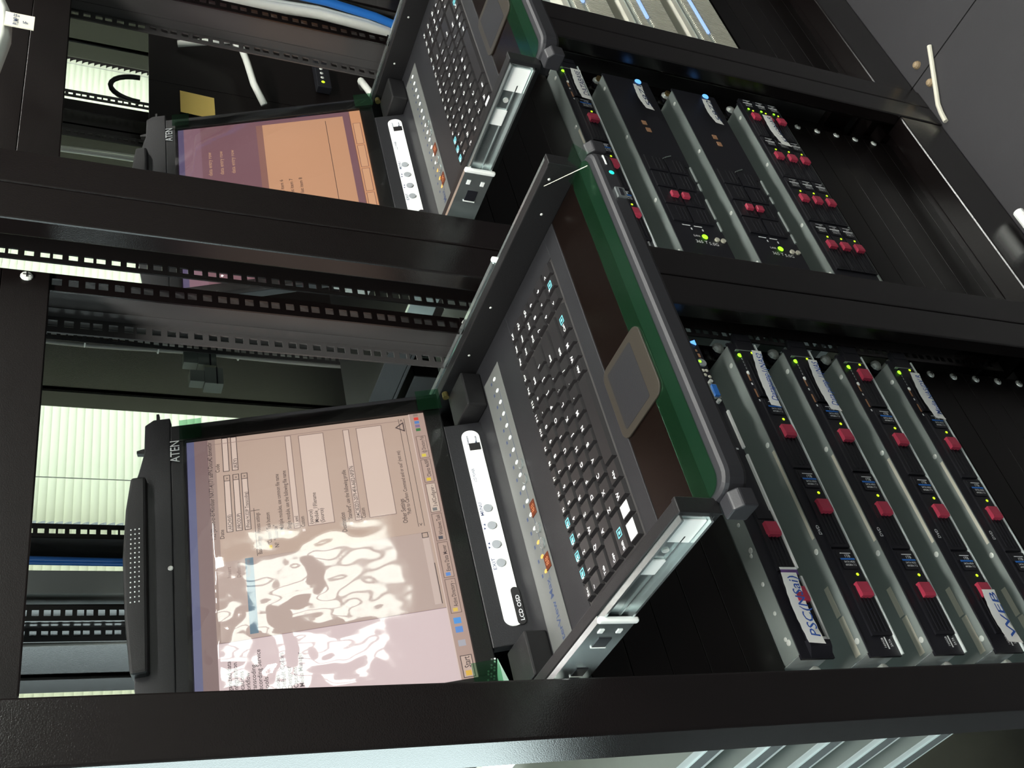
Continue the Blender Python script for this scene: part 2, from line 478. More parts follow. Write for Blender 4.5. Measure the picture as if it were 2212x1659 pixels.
# ------------------------------------------------------------------ blanking panels
def blank(i, k, n, label, group, screws=True, both=False, brassy=False):
    z = zu(k + n)
    r = empty('blanking_panel', (i * P, 0, z)); tag(r, label, 'panel', group)
    h = n * U - 0.0006
    MB().box(-0.2412, 0.2412, -0.0035, -0.0006, 0.0006, 0.0006 + h).box(-0.2185, 0.2185, -0.0006, 0.012, -0.0003, 0.0026).box(-0.2185, 0.2185, -0.0006, 0.012, h - 0.0030, h + 0.0002).build('plate', PANEL, r, key='bp%d' % n, bevel=0.0007)
    if screws:
        for s in ((-1, 1)):
            for q in ([h / 2] if n == 1 else [0.0222, h - 0.0222]):
                b = MB(); b.dome((0, -0.0035, 0), (0, -1, 0), 0.0062, 0.003, 0, 12)
                b.box(-0.0035, 0.0035, -0.0069, -0.0064, -0.0005, 0.0005, 1).box(-0.0005, 0.0005, -0.0069, -0.0064, -0.0035, 0.0035, 1)
                b.build('screw', [SCREW, BLACK], r, (s * 0.2326, 0, q), smooth=False, key='screwdome')
    return r
for k in (-3, -2, -1):
    blank(0, k, 1, 'plain black panel screwed across the top of the rack with the film-covered screen', 'panels above the film-covered console')
    blank(1, k, 1, 'plain black panel across the top of the rack behind the tagged white cable', 'panels above the note-side console')
for k in range(11, 16):
    blank(0, k, 1, 'plain black blanking panel between the film-covered console and the server labelled PSC', 'panels under the film-covered console', screws=False)
    blank(1, k, 1, 'plain black blanking panel below the console standing beside the yellow note', 'panels under the note-side console', screws=False)
for k in range(25, 33):
    blank(0, k, 1, 'plain black blanking panel with bright end screws below the five slim servers', 'panels below the slim servers')
for k in range(26, 33):
    blank(1, k, 1, 'plain black blanking panel with bright end screws below the twelve drive server', 'panels below the twelve drive server', screws=k < 32)
for k in range(27, 33):
    blank(2, k, 1, 'plain black blanking panel below the silver ribbed units', 'panels below the silver units', screws=False)

# ------------------------------------------------------------------ servers
FX, FZ = Vector((1, 0, 0)), Vector((0, 0, 1))
YF = -0.030          # plane of the server fronts

def carrier_mesh(wd, h):
    b = MB()
    b.box(-wd / 2, wd / 2, -0.0025, 0.004, 0, h, 0)
    # finger recess by the latch, handle ribs on the lever side
    b.box(wd / 2 - 0.012, wd / 2 - 0.002, -0.0034, -0.0025, 0.002, h - 0.002, 0)
    for i in range(4):
        q = h * (0.16 + 0.2 * i)
        b.box(-wd / 2 + 0.004, 0.006, -0.0036, -0.0025, q, q + h * 0.055, 0)
    return b

def drive(r, x, z, wd=0.1065, h=0.0265, lx=0.0, latch=True, label='1TB', led=True, lh=0.0155, lw=0.0175, key='lff'):
    c = carrier_mesh(wd, h).build('drive_carrier', [CARR, PRTW], r, (x, YF, z), key='carrier' + key)
    if latch:
        MB().prism([(-lw / 2, 0.0), (-lw / 2, -0.0058), (-lw / 2 + 0.0035, -0.0066), (lw / 2, -0.0052), (lw / 2, 0.0)], 'Z', 0, lh).build('latch', RED, c, (lx, -0.0025, (h - lh) / 2 - 0.001), key='latch%.4f%.4f' % (lw, lh))
    if led:
        MB().dome((0, 0, 0), (0, -1, 0), 0.0019, 0.001, 0, 8).build('led', YLED, c, (lx + 0.021, -0.0026, h * 0.30), key='ledy')
    if label:
        b = MB(); y = -0.0040; q = h / 26.5
        b.rect((-0.0085, y + 0.0005, 2.5 * q), (0.0215, 0, 0), (0, 0, 21 * q), 0)
        # the carrier print runs up the drive, so its words read along the height
        up, rt = Vector((0, 0, 1)), Vector((1, 0, 0))
        b.rect((0.0028, y, 3 * q), (0.0022, 0, 0), (0, 0, 20 * q), 2)
        b.text(label, (0.0060, y, 12 * q), Vector((0, 0, -1)), rt, 0.0050, 1, True)
        b.rect((0.0108, y, 5.5 * q), (0.0010, 0, 0), (0, 0, 15 * q), 1)
        for t, xx in (('SATA HDD', 0.0008), ('60GB/s 7.2', -0.0032)):
            b.text(t, (xx - 0.0016, y, 12 * q), Vector((0, 0, -1)), rt, 0.0034, 1, True, width=15 * q)
        b.build('drive_label', [CARR, PRTW, PRTB if label == '1TB' else PRTW], c, (lx + 0.036, 0, 0), key='dlab' + label + key)
    return c

def tape(r, pts, words, ink=INK, hgt=0.013, wscale=None, curl=0.003, name='paper_label'):
    """hand-written paper label; pts = left end (x, z low, z high), right end."""
    (xa, za0, za1), (xb, zb0, zb1) = pts
    b = MB(); n = 14; vs = []; fs = []
    for i in range(n + 1):
        t = i / n; x = xa + (xb - xa) * t
        y = YF - 0.0078 - curl * (abs(2 * t - 1) ** 3) - 0.0006 * math.sin(t * 9)
        jag = 0.0012 * math.sin(i * 2.7)
        z0, z1 = za0 + (zb0 - za0) * t, za1 + (zb1 - za1) * t
        vs += [(x + (jag if i in (0, n) else 0), y, z0 + jag * 0.3), (x + (0.0016 if i == 0 else 0), y - 0.0004, z1 + jag * 0.3)]
    for i in range(n):
        fs.append((2 * i, 2 * i + 2, 2 * i + 3, 2 * i + 1))
    b.add(vs, fs, 0)
    ln = abs(xb - xa); mid = (xa + xb) / 2
    zc = (za0 + za1 + zb0 + zb1) / 4; sl = ((zb0 + zb1) - (za0 + za1)) / 2 / (xb - xa)
    b.text(words, (mid, YF - 0.0132, zc - hgt * 0.33), Vector((1, 0, sl)), Vector((0.18, 0, 1)), hgt, 1, True, width=wscale or ln * 0.86)
    b.build(name, [PAPER, ink], r)

def server_base(name, i, k, n, label, depth=0.70, front=BEZB, group=None, lidkey=''):
    r = empty(name, (i * P, 0, zu(k + n))); tag(r, label, 'server', group)
    h = n * U - 0.0016
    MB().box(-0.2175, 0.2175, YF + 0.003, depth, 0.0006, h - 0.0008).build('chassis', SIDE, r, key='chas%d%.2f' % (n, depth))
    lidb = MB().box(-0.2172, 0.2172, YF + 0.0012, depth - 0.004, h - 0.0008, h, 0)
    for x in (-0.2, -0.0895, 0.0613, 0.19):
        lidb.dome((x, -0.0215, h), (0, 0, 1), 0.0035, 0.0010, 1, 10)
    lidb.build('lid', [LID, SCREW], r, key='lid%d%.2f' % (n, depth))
    for s in (-1, 1):
        MB().box(*sorted((s * 0.2235, s * 0.2413)), -0.0042, -0.0005, 0.001, h - 0.001).build('ear', BEZB, r, key='ear%d%d' % (s, n))
        MB().cyl((0, 0, 0), (0, -0.016, 0), 0.0058, 12).dome((0, -0.016, 0), (0, -1, 0), 0.0058, 0.002, 0, 12).build('thumbscrew', SCREW, r, (s * 0.2312, -0.0042, h * 0.5 if n == 1 else h * 0.70), key='thumb')
        MB().dome((0, 0, 0), (0, -1, 0), 0.0085, 0.007, 0, 8).build('screw', SCREW, r, (s * 0.2345, -0.0060, h - 0.006), key='earscrew')
        # slide rail on the chassis side
        MB().box(*sorted((s * 0.2176, s * 0.2192)), 0.03, depth - 0.02, h * 0.20, h * 0.62 if n == 1 else h * 0.4).build('slide_rail', ZINC, r, key='srail%d%d' % (s, n))
    return r, h

def strip_prints(b, h, y):
    """status lights and tiny prints along the upper edge of a slim server"""
    for j in range(4):
        b.rect((0.1935 - j * 0.0052, y, h - 0.0155), (0.0030, 0, 0), (0, 0, 0.0026), 2)
    for x in (0.158, 0.131):
        b.rect((x, y, h - 0.0125), (0.0135, 0, 0), (0, 0, 0.0026), 3)
        b.rect((x - 0.007, y, h - 0.0122), (0.0035, 0, 0), (0, 0, 0.0022), 2)
    b.text('DVD', (-0.0725, y, h - 0.0110), FX, FZ, 0.0062, 2, False)
    b.box(-0.13, -0.002, y - 0.0006, y + 0.0006, h - 0.0142, h - 0.0136, 1)
    b.box(-0.21, 0.21, y - 0.0004, y + 0.0006, h - 0.0012, h - 0.0004, 1)

def slim_server(i, k, label, words, first_latch, tape_at, lab4='160GB', covered=(), tape_ink=INK, sticker=True, hgt=0.013, labels=True, group='slim servers with red drive latches'):
    r, h = server_base('rack_server', i, k, 1, label, group=group)
    b = MB().box(-0.2225, 0.2225, YF, YF + 0.003, 0.0004, h - 0.0008, 0)
    strip_prints(b, h, YF - 0.0006)
    b.build('bezel', [BEZB, CARR, PRTW, PRTO], r, key='slimbez')
    MB().box(-0.2215, 0.2215, YF - 0.0030, YF + 0.002, -0.0008, 0.0008).build('bottom_lip', SIDE, r, key='slimlip')
    MB().box(0.2085, 0.2095, YF - 0.003, YF, 0.004, h - 0.008).build('end_trim', LID, r, key='slimtrim')
    for q, lx in enumerate((0.1845, 0.0740, -0.0365, -0.1465)):
        vis = not (q == 0 and not first_latch)
        lb = None if q == 0 else '1TB'
        drive(r, lx + 0.0005, 0.0028, latch=vis, label=lb if labels else None, led=True)
    # fourth label sits at the end of the row
    b = MB()
    y = YF - 0.0045
    b.text(lab4, (-0.2095, y, 0.0200), FX, FZ, 0.0040, 1, True, width=0.012)
    b.rect((-0.2165, y, 0.0165), (0.0140, 0, 0), (0, 0, 0.0018), 1)
    b.text('SATA', (-0.2095, y, 0.0105), FX, FZ, 0.0045, 1, True, width=0.009)
    b.build('end_label', [CARR, PRTW], r, key='endlab' + lab4)
    MB().dome((0, 0, 0), (0, -1, 0), 0.0034, 0.0016, 0, 10).build('power_light', GLED, r, (0.2014, YF - 0.0005, h - 0.0125), key='pled')
    MB().dome((0, 0, 0), (0, -1, 0), 0.0020, 0.001, 0, 8).build('led', YLED, r, (0.1785, YF - 0.0005, h - 0.0160), key='ledy2')
    MB().dome((0, 0, 0), (0, -1, 0), 0.0032, 0.0016, 0, 10).build('power_button', WHITEP, r, (0.1715, YF - 0.0005, h - 0.0135), key='pbtn')
    MB().dome((0, 0, 0), (0, -1, 0), 0.0036, 0.0016, 0, 10).build('identity_light', BLED, r, (0.2165, YF - 0.0005, h - 0.0290), key='uid')
    if sticker:
        MB().box(-0.2135, -0.168, -0.0185, -0.0100, h + 0.0001, h + 0.0004).build('sticker', CREAM, r, key='stk')
        MB().box(-0.166, -0.130, -0.0160, -0.0085, h + 0.0001, h + 0.0004).build('sticker', CREAM, r, key='stk3')
        MB().box(-0.0755, 0.0489, -0.0282, -0.0238, h + 0.0001, h + 0.0004).build('sticker', CREAM, r, key='stk2')
    if words:
        tape(r, tape_at, words, tape_ink, hgt)
    return r

# the five slim servers of the film-covered console's rack
# PSC: a machine of another make, two drives and an optical drive
r, h = server_base('rack_server', 0, 16, 1, 'slim black server with white paper label reading PSC(NSai), above the labelled servers', group='slim servers with red drive latches')
b = MB().box(-0.2225, 0.2225, YF, YF + 0.003, 0.0004, h - 0.0008, 0)
y = YF - 0.0006
b.text('DVD', (-0.0300, y, h - 0.0215), FX, FZ, 0.0085, 2, False)
b.box(-0.090, 0.060, y - 0.0004, y + 0.0006, h - 0.0155, h - 0.0148, 1)
b.rect((0.1900, y, 0.0045), (0.0065, 0, 0), (0, 0, 0.0035), 3); b.rect((0.1995, y, 0.006), (0.004, 0, 0), (0, 0, 0.003), 3)
b.rect((-0.062, y, 0.010), (0.0025, 0, 0), (0, 0, 0.010), 2); b.rect((0.044, y, 0.008), (0.0025, 0, 0), (0, 0, 0.012), 2)
b.build('bezel', [BEZB, CARR, PRTW, PRTO], r)
MB().box(-0.118, 0.036, YF - 0.0035, YF + 0.001, -0.0003, 0.0022).box(0.046, 0.1025, YF - 0.0035, YF + 0.001, -0.0003, 0.0022).build('chrome_trim', WHITEP, r)
MB().box(-0.205, -0.128, YF - 0.0035, YF + 0.001, -0.0003, 0.0022).build('chrome_trim', WHITEP, r)
drive(r, -0.0820, 0.0035, 0.078, 0.0240, 0.012, label=None, led=False, key='sff')
drive(r, -0.1640, 0.0035, 0.078, 0.0240, 0.012, label=None, led=False, key='sff')
for x in (-0.127, -0.2095):
    MB().box(x, x + 0.006, YF - 0.0045, YF - 0.004, 0.004, 0.026, 0).box(x + 0.006, x + 0.009, YF - 0.0045, YF - 0.004, 0.004, 0.026, 1).build('drive_print', [PURP, PRTW], r)
MB().prism([(-0.222, YF), (-0.212, YF - 0.006), (-0.205, YF - 0.007), (-0.203, YF)], 'Z', 0.003, 0.030).build('pull_tab', BEZB, r)
c = MB().box(-0.0115, 0.0115, -0.004, 0.0, -0.005, 0.005, 0).box(-0.0085, 0.0085, -0.0062, -0.004, -0.0034, 0.0034, 1).build('video_port', [ZINC, PRTB], r, (0.1318, YF, 0.0085))
for x in (0.1475, 0.1165):
    MB().cyl((0, 0, 0), (0, -0.005, 0), 0.0026, 8).build('port_screw', SCREW, r, (x, YF, 0.0085), key='psc')
MB().cyl((0, 0, 0), (0, -0.002, 0), 0.0062, 14).build('power_button', BTNG, r, (0.1805, YF, 0.0075))
MB().dome((0, 0, 0), (0, -1, 0), 0.0022, 0.001, 0, 8).build('led', GLED, r, (0.1815, YF - 0.0021, 0.0105))
for x, z in ((0.1685, 0.0095), (0.1685, 0.0045), (0.1610, 0.0090), (0.1585, 0.0035)):
    MB().dome((0, 0, 0), (0, -1, 0), 0.0026, 0.001, 0, 8).build('socket', CREAM, r, (x, YF, z), key='sock')
MB().prism([(-0.004, 0), (0.004, 0), (0.0, 0.009)], 'Y', -0.0015, 0).build('identity_light', BLED, r, (0.2155, YF, 0.0040))
for x in (0.02, -0.055, -0.095, -0.13, -0.165, -0.195):
    MB().dome((0, 0, 0), (0, 0, 1), 0.0026, 0.001, 0, 8).build('lid_screw', SCREW, r, (x, -0.019, h), key='lsc')
tape(r, ((-0.2120, 0.0140, 0.0350), (-0.1290, 0.0130, 0.0335)), 'PSC(NSai)', INK, 0.0165)

slim_server(0, 18, 'slim black server labelled Datapump, its paper label torn to a point at one end', 'Datapump1(NAS2', False, ((0.1085, 0.0135, 0.0280), (0.2020, 0.0035, 0.0185)), hgt=0.0125)
slim_server(0, 20, 'slim black server labelled Data pump with a rounded paper label', 'Data pump 1/(NAS', False, ((0.1100, 0.0065, 0.0235), (0.1965, 0.0055, 0.0210)), hgt=0.0135)
slim_server(0, 22, 'slim black server with four bare red latches and paper label WEB at one end', 'WEB', True, ((-0.2165, 0.0075, 0.0285), (-0.1490, 0.0065, 0.0270)), hgt=0.014)
slim_server(0, 24, 'slim black server labelled Media NAS, lowest of the stacked slim servers', 'Media NAS(DV R', False, ((0.1110, 0.0080, 0.0260), (0.1930, 0.0080, 0.0250)), hgt=0.0120)

# the rack with the yellow note: one slim server, two grille servers, one twelve drive server
slim_server(1, 16, 'slim black server labelled DATABASE below the note-side console', 'DATABASE.', False, ((0.1150, 0.0080, 0.0245), (0.1960, 0.0060, 0.0240)), sticker=True, tape_ink=INKD, hgt=0.013, group='slim servers with red drive latches')

def grille_server(k, label, words):
    r, h = server_base('rack_server', 1, k, 2, label, group='two unit servers with a grille front')
    b = MB().box(-0.2225, 0.2225, YF, YF + 0.003, 0.0004, h - 0.0008, 0)
    y = YF - 0.0006
    for j in range(2):
        b.rect((-0.1500, y, h - 0.033 - 0.020 * j), (0.0020, 0, 0), (0, 0, 0.014), 2)
        b.rect((-0.1580, y, h - 0.034 - 0.019 * j), (0.0045, 0, 0), (0, 0, 0.0025), 2)
    b.text('LAN', (-0.1720, y, h - 0.031), Vector((0, 0, -1)), FX, 0.0055, 2, False)
    b.text('365 T', (-0.1850, y, h - 0.030), Vector((0, 0, -1)), FX, 0.0085, 2, False)
    b.text('5.0G', (-0.1865, y, h - 0.052), Vector((0, 0, -1)), FX, 0.0085, 2, False)
    b.box(-0.005, 0.0, YF - 0.0008, YF, 0.006, h - 0.03, 1)
    b.build('bezel', [BEZB, CARR, PRTW], r, key='grbez')
    # rows of small drive doors
    for row in range(2):
        for c_ in range(4):
            x = -0.125 + c_ * 0.0385; z = 0.012 + row * 0.036
            MB().box(-0.0175, 0.0175, -0.0022, 0.002, 0, 0.032).box(-0.014, 0.014, -0.003, -0.0022, 0.003, 0.006).box(-0.014, 0.014, -0.003, -0.0022, 0.010, 0.012).box(-0.014, 0.014, -0.003, -0.0022, 0.017, 0.019).build('drive_door', CARR, r, (x, YF, z), key='ddoor')
    for j in range(2):
        MB().box(-0.0055, 0.0055, -0.0055, 0, -0.006, 0.006).build('latch', RED, r, (-0.0850, YF - 0.0022, h - 0.0275 - 0.0192 * j), bevel=0.001, key='dlatch')
    for x0, x1 in ((-0.038, -0.004), (-0.060, -0.044), (-0.125, -0.080), (-0.152, -0.132)):
        MB().box(x0, x1, YF - 0.0025, YF + 0.001, -0.0004, 0.0026).build('bottom_clip', LID, r, bevel=0.0008)
    b = MB(); b.tube([(-0.012 + 0.03 * t, YF - 0.001, 0.058 - 0.03 * t * t) for t in [q / 6 for q in range(7)]], 0.0009, 6)
    b.build('wire_edge', LID, r, key='gwire')
    MB().dome((0, 0, 0), (0, -1, 0), 0.0048, 0.002, 0, 12).build('power_light', GLED, r, (-0.1700, YF - 0.0004, h - 0.0500), key='gpl')
    for j in range(2):
        MB().cyl((0, 0, 0), (0, -0.003, 0), 0.0038, 10).build('knob', CREAM, r, (-0.1740, YF, h - 0.0690 - j * 0.0105), key='gkn')
    MB().dome((0, 0, 0), (0, -1, 0), 0.0060, 0.003, 0, 12).build('identity_light', BLED, r, (0.2190, YF - 0.0004, h - 0.0675), key='guid')
    MB().cyl((0, 0, 0), (0, -0.012, 0), 0.005, 10).build('cap_screw', BRASS, r, (0.2330, -0.004, h + 0.006 - 0.012), key='gcs')
    for j in range(2):
        MB().box(-0.005, 0.005, -0.001, 0, -0.004, 0.004).build('badge', PRTO, r, (0.098 - 0.018 * j, YF, 0.048 - 0.002 * j), key='gbg')
    tape(r, ((0.1230, h - 0.0620, h - 0.0470), (0.1900, h - 0.0600, h - 0.0430)), words, INKD, 0.0135)
grille_server(18, 'two unit black grille server directly below the server labelled DATABASE', '5971')
grille_server(21, 'two unit black grille server directly above the twelve drive server', '5972')

r, h = server_base('rack_server', 1, 24, 2, 'two unit server with twelve red latched drives and a paper label', group='twelve drive server')
b = MB().box(-0.2225, 0.2225, YF, YF + 0.003, 0.0004, h - 0.0008, 0).build('bezel', [BEZB], r)
MB().box(-0.2225, 0.2225, YF - 0.002, YF + 0.002, -0.0006, 0.0022).build('bottom_lip', LID, r)
for c_, lx in enumerate((0.182, 0.0738, -0.0345, -0.1448)):
    for row in range(3):
        drive(r, lx, h - 0.0330 - 0.0268 * row, 0.1060, 0.0252, label='1T', led=True, lh=0.0135, lw=0.0155, key='mid')
for j in range(3):
    MB().dome((0, 0, 0), (0, -1, 0), 0.0024, 0.001, 0, 8).build('led', GLED, r, (0.2055, YF - 0.003, h - 0.017 - 0.0268 * j), key='mled')
tape(r, ((0.0990, h - 0.0560, h - 0.0370), (0.1820, h - 0.0480, h - 0.0300)), 'KI SONAR', INKD, 0.0125)

# silver ribbed units of the rack beyond
for q, k in enumerate((18, 21, 24)):
    r, h = server_base('storage_unit', 2, k, 2, ('silver ribbed unit with blue light bar, upper of the three', 'silver ribbed unit with blue light bar, between the other two', 'silver ribbed unit with blue light bar, lowest of the three')[q], front=SILVER, group='silver ribbed units')
    b = MB().box(-0.2225, 0.2225, YF + 0.003, -0.0005, -0.004, h + 0.012, 0)
    b.build('front_frame', SILVER, r, key='sil')
    b = MB()
    for j in range(84):
        x = -0.220 + j * 0.00525
        b.box(x, x + 0.0030, YF, YF + 0.003, 0.000, h * 0.56)
        b.box(x, x + 0.0030, YF, YF + 0.003, h * 0.68, h * 0.86)
    b.build('ribbed_grille', SILVER, r, key='ribs')
    MB().box(-0.150, 0.2, YF - 0.0015, YF + 0.003, h * 0.585, h * 0.655).build('light_bar', BARB, r, key='bar', bevel=0.001)

# ------------------------------------------------------------------ slide-out consoles
def ui(name, rgb, k=1.0):
    return emit('ui_' + name, lin(rgb), k * 0.78)

ROWS = [
    (0.70, [('Esc', 1)] + [('F%d' % i, 1) for i in range(1, 13)] + [('Prt', 1), ('Scr', 1), (None, .2), ('Pau', 1), ('Num', 1), ('Cal', 1)]),
    (1.0, [('~', 1)] + [(c, 1) for c in '1234567890-='] + [('Back', 2), (None, .2), ('Ins', 1), ('Hom', 1), ('PgU', 1)]),
    (1.0, [('Tab', 1.5)] + [(c, 1) for c in 'QWERTYUIOP[]'] + [('\\', 1.5), (None, .2), ('Del', 1), ('End', 1), ('PgD', 1)]),
    (1.0, [('Caps', 1.75)] + [(c, 1) for c in "ASDFGHJKL;'"] + [('Enter', 2.25), (None, .2), ('7', 1), ('8', 1), ('9', 1)]),
    (1.0, [('Shift', 2.25)] + [(c, 1) for c in 'ZXCVBNM,./'] + [('Shift', 2.75), (None, .2), ('4', 1), ('^', 1), ('6', 1)]),
    (1.0, [('Ctrl', 1.25), ('Fn', 1), ('W', 1), ('Alt', 1.25), (' ', 5.5), ('Alt', 1), ('W', 1), ('M', 1), ('Ctrl', 2), (None, .2), ('<', 1), ('v', 1), ('>', 1)]),
]
CYAN = {'F1', 'F2', 'F3', 'F4'}

def key_mesh(wd, dp, leg, style):
    b = MB(); g = 0.0009; h = 0.0042; t = 0.0016
    a, c = wd / 2 - g, dp / 2 - g
    vs = [(-a, -c, 0), (a, -c, 0), (a, c, 0), (-a, c, 0), (-a + t, -c + t, h), (a - t, -c + t, h), (a - t, c - t, h), (-a + t, c - t, h)]
    b.add(vs, [(4, 5, 6, 7), (0, 1, 5, 4), (1, 2, 6, 5), (2, 3, 7, 6), (3, 0, 4, 7)], 0)
    z = h + 0.0002
    if style == 'block':
        b.rect((-a + t + 0.001, -c + t + 0.001, z), (2 * (a - t) - 0.002, 0, 0), (0, 2 * (c - t) - 0.002, 0), 1)
    elif leg and leg != ' ':
        hh = 0.0072 if len(leg) == 1 else 0.0052
        b.text(leg, (-a + t + 0.0012, (c - t - 0.0062) if len(leg) < 3 else -0.002, z), (1, 0, 0), (0, 1, 0), hh, 1, width=None if len(leg) < 3 else min(0.009, 2 * a - 0.006))
    if style == 'cyan':
        o, i_ = 0.0042, 0.0033
        for (x0, x1, y0, y1) in ((-o, o, -o, -i_), (-o, o, i_ - .001, o - .001), (-o, -i_, -o, o - .001), (i_, o, -o, o - .001)):
            b.rect((x0, y0, z), (x1 - x0, 0, 0), (0, y1 - y0, 0), 2)
        b.rect((-0.0015, -0.002, z), (0.003, 0, 0), (0, 0.003, 0), 2)
    return b

def console(i, label, tilt, film, plain):
    zb = ZB - 0.4826
    r = empty('kvm_console', (i * P, 0, zb)); tag(r, label, 'console', 'slide-out consoles')
    zp, zt = 0.0096, 0.0441
    # tray: floor and two side walls in one folded sheet
    b = MB().box(-0.2165, 0.2165, -0.262, 0.46, 0.0035, zp - 0.0004)
    for s in (-1, 1):
        b.box(*sorted((s * 0.2045, s * 0.2165)), -0.262, 0.46, zp - 0.0004, zt)
    b.box(-0.2045, 0.2045, 0.13, 0.46, zp - 0.0004, 0.030)
    b.build('tray', TRAYD, r, key='tray', bevel=0.0012)
    # deck plates
    MB().box(-0.2040, 0.2040, -0.0505, 0.128, zp - 0.0004, zp + 0.0012).build('deck', TRAY, r, key='deck', bevel=0.0006)
    MB().box(-0.2040, 0.2040, -0.191, -0.1695, zp - 0.0004, zp + 0.0012).box(-0.2040, -0.1735, -0.1695, -0.0505, zp - 0.0004, zp + 0.0012).box(0.1735, 0.2040, -0.1695, -0.0505, zp - 0.0004, zp + 0.0012).build('key_surround', TRAY, r, key='surr', bevel=0.0006)
    MB().box(-0.2040, 0.2040, -0.262, -0.1912, zp - 0.0004, zp + 0.0004).build('palm_rest', PALM, r, key='palm')
    # screws and marks on the right wall
    for y, z in ((-0.245, 0.036), (-0.20, 0.026), (-0.06, 0.032), (0.02, 0.030)):
        MB().dome((0.2044, y, z), (-1, 0, 0), 0.0016, 0.0008, 0, 8).build('rivet', SCREW, r, key='rv%.3f' % y)
    # keyboard
    kb = MB().box(-0.1735, 0.1735, -0.1695, -0.0505, zp - 0.0004, zp + 0.0003).build('keyboard', mat('key_gap_grey', (0.024, 0.022, 0.022), 0.4), r, key='kbbase')
    pitch = 0.3440 / 18.2; y = -0.0520; rp = 0.1150 / 5.7
    for ri, (hh, keys) in enumerate(ROWS):
        x = -0.172
        for ci, (leg, wd) in enumerate(keys):
            if leg is not None:
                st = 'cyan' if leg in CYAN or (ri == 5 and ci in (8, 11)) or (ri == 4 and ci == 0) else ('block' if (ri == 5 and ci in (0, 1)) else '')
                key_mesh(wd * pitch, hh * rp, leg, st).build('key', [KEYB, LEGW, LEGC], kb, (x + wd * pitch / 2, y - hh * rp / 2, zp + 0.0003), key='k%s%.2f%.2f%s' % (leg, wd, hh, st))
            x += wd * pitch
        y -= hh * rp
    # touch pad with its frame
    def rr(x0, x1, y0, y1, rad, n=5):
        pts = []
        for cx, cy, a0 in ((x1 - rad, y1 - rad, 0), (x0 + rad, y1 - rad, 90), (x0 + rad, y0 + rad, 180), (x1 - rad, y0 + rad, 270)):
            pts += [(cx + rad * math.cos(R(a0 + 90 * q / n)), cy + rad * math.sin(R(a0 + 90 * q / n))) for q in range(n + 1)]
        return pts
    tp = MB().prism(rr(-0.0880, -0.0075, -0.2600, -0.1860, 0.011), 'Z', zp + 0.0004, zp + 0.0024).build('touchpad_frame', mat('touchpad_frame_metal', (0.042, 0.036, 0.029), 0.32, 0.35), r, key='tpf', bevel=0.0006)
    MB().prism(rr(-0.0800, -0.0155, -0.2420, -0.1950, 0.002, 2), 'Z', zp + 0.0024, zp + 0.0026).build('touchpad', TRAY, tp, key='tp')
    # silver control strip with lights, buttons and digits
    cs = MB().box(-0.2030, 0.1715, -0.0080, 0.0370, zp + 0.0012, zp + 0.0022).build('control_strip', STRIP, r, key='cstrip', bevel=0.0004)
    for q in range(16):
        x = 0.1585 - q * 0.01715; o_ = q > 12
        MB().prism([(0.0019 * math.cos(R(45 * t)), 0.0032 * math.sin(R(45 * t))) for t in range(8)], 'Z', 0, 0.0008).build('led', OLED if o_ else WLED, cs, (x, 0.0082 if q > 2 else 0.0082, zp + 0.0022), key='cled%d' % o_)
    b = MB()
    for q in range(16):
        b.rect((0.1565 - q * 0.01715, 0.0165, zp + 0.0024), (0.004, 0, 0), (0, 0.003, 0), 0)
    b.text('MasterView Max', (-0.1950, 0.0060, zp + 0.0024), (1, 0, 0), (0, 1, 0), 0.011, 0, width=0.088)
    b.box(-0.112, 0.14, 0.0042, 0.0045, zp + 0.0022, zp + 0.0024, 0)
    b.build('strip_print', [INKD], cs, key='cprint')
    for x in (0.030, 0.010, -0.052, -0.071):
        MB().prism([(0.0062 * math.cos(R(30 * t)), 0.0052 * math.sin(R(30 * t))) for t in range(12)], 'Z', 0, 0.0024).build('button', ZINC, cs, (x, -0.0005, zp + 0.0022), key='cbtn', bevel=0.0008)
    for x in (-0.0275, -0.0920):
        b = MB().box(-0.0085, 0.0085, -0.0055, 0.0055, 0, 0.0008, 0)
        b.text('88', (0, -0.0035, 0.0009), (1, 0, 0), (0, 1, 0), 0.0095, 1, True)
        b.build('digit_window', [SEG, mat('segment_off', (0.30, 0.10, 0.04), 0.3)], cs, (x, 0.0005, zp + 0.0022), key='segw')
    # front handle bezel: rounded bar with stepped ends
    plan = [(-0.2085, -0.2460), (-0.2085, -0.2720)]
    plan += [(-0.1905 - 0.018 * math.cos(R(a)), -0.2725 - 0.018 * math.sin(R(a))) for a in range(10, 91, 16)]
    plan += [(0.1905 + 0.018 * math.sin(R(a)), -0.2725 - 0.018 * math.cos(R(a))) for a in range(0, 81, 16)] + [(0.2085, -0.2720), (0.2085, -0.2460)]
    bz = MB().prism(plan, 'Z', -0.0128, zp - 0.0004).build('front_bezel', BEZG, r, key='fbez', bevel=0.0045)
    for s in (-1, 1):
        MB().prism([(-0.2660, -0.0130), (-0.2660, 0.0060), (-0.2800, 0.0070), (-0.2870, 0.0010), (-0.2870, -0.0130)], 'X', *sorted((s * 0.2085, s * 0.2255))).build('bezel_ear', BEZG, bz, key='bear%d' % s, bevel=0.0015)
        MB().box(*sorted((s * 0.2040, s * 0.2185)), -0.2655, -0.2600, 0.006, 0.0450).build('end_plate', TRAYD, r, key='eplt%d' % s, bevel=0.0008)
    MB().dome((0.1690, -0.2903, -0.004), (0, -1, 0), 0.0030, 0.001, 0, 10).build('led', CLED, bz, key='bzled')
    MB().box(0.1810, 0.1950, -0.2911, -0.2900, -0.0025, -0.0010).build('mark', PRTW, bz, key='bzmk')
    MB().box(0.1300, 0.1440, -0.2925, -0.2900, -0.0090, 0.0010).box(0.1320, 0.1420, -0.2930, -0.2925, -0.0060, -0.0020, 1).build('usb_port', [ZINC, CARR], bz, key='bzusb')
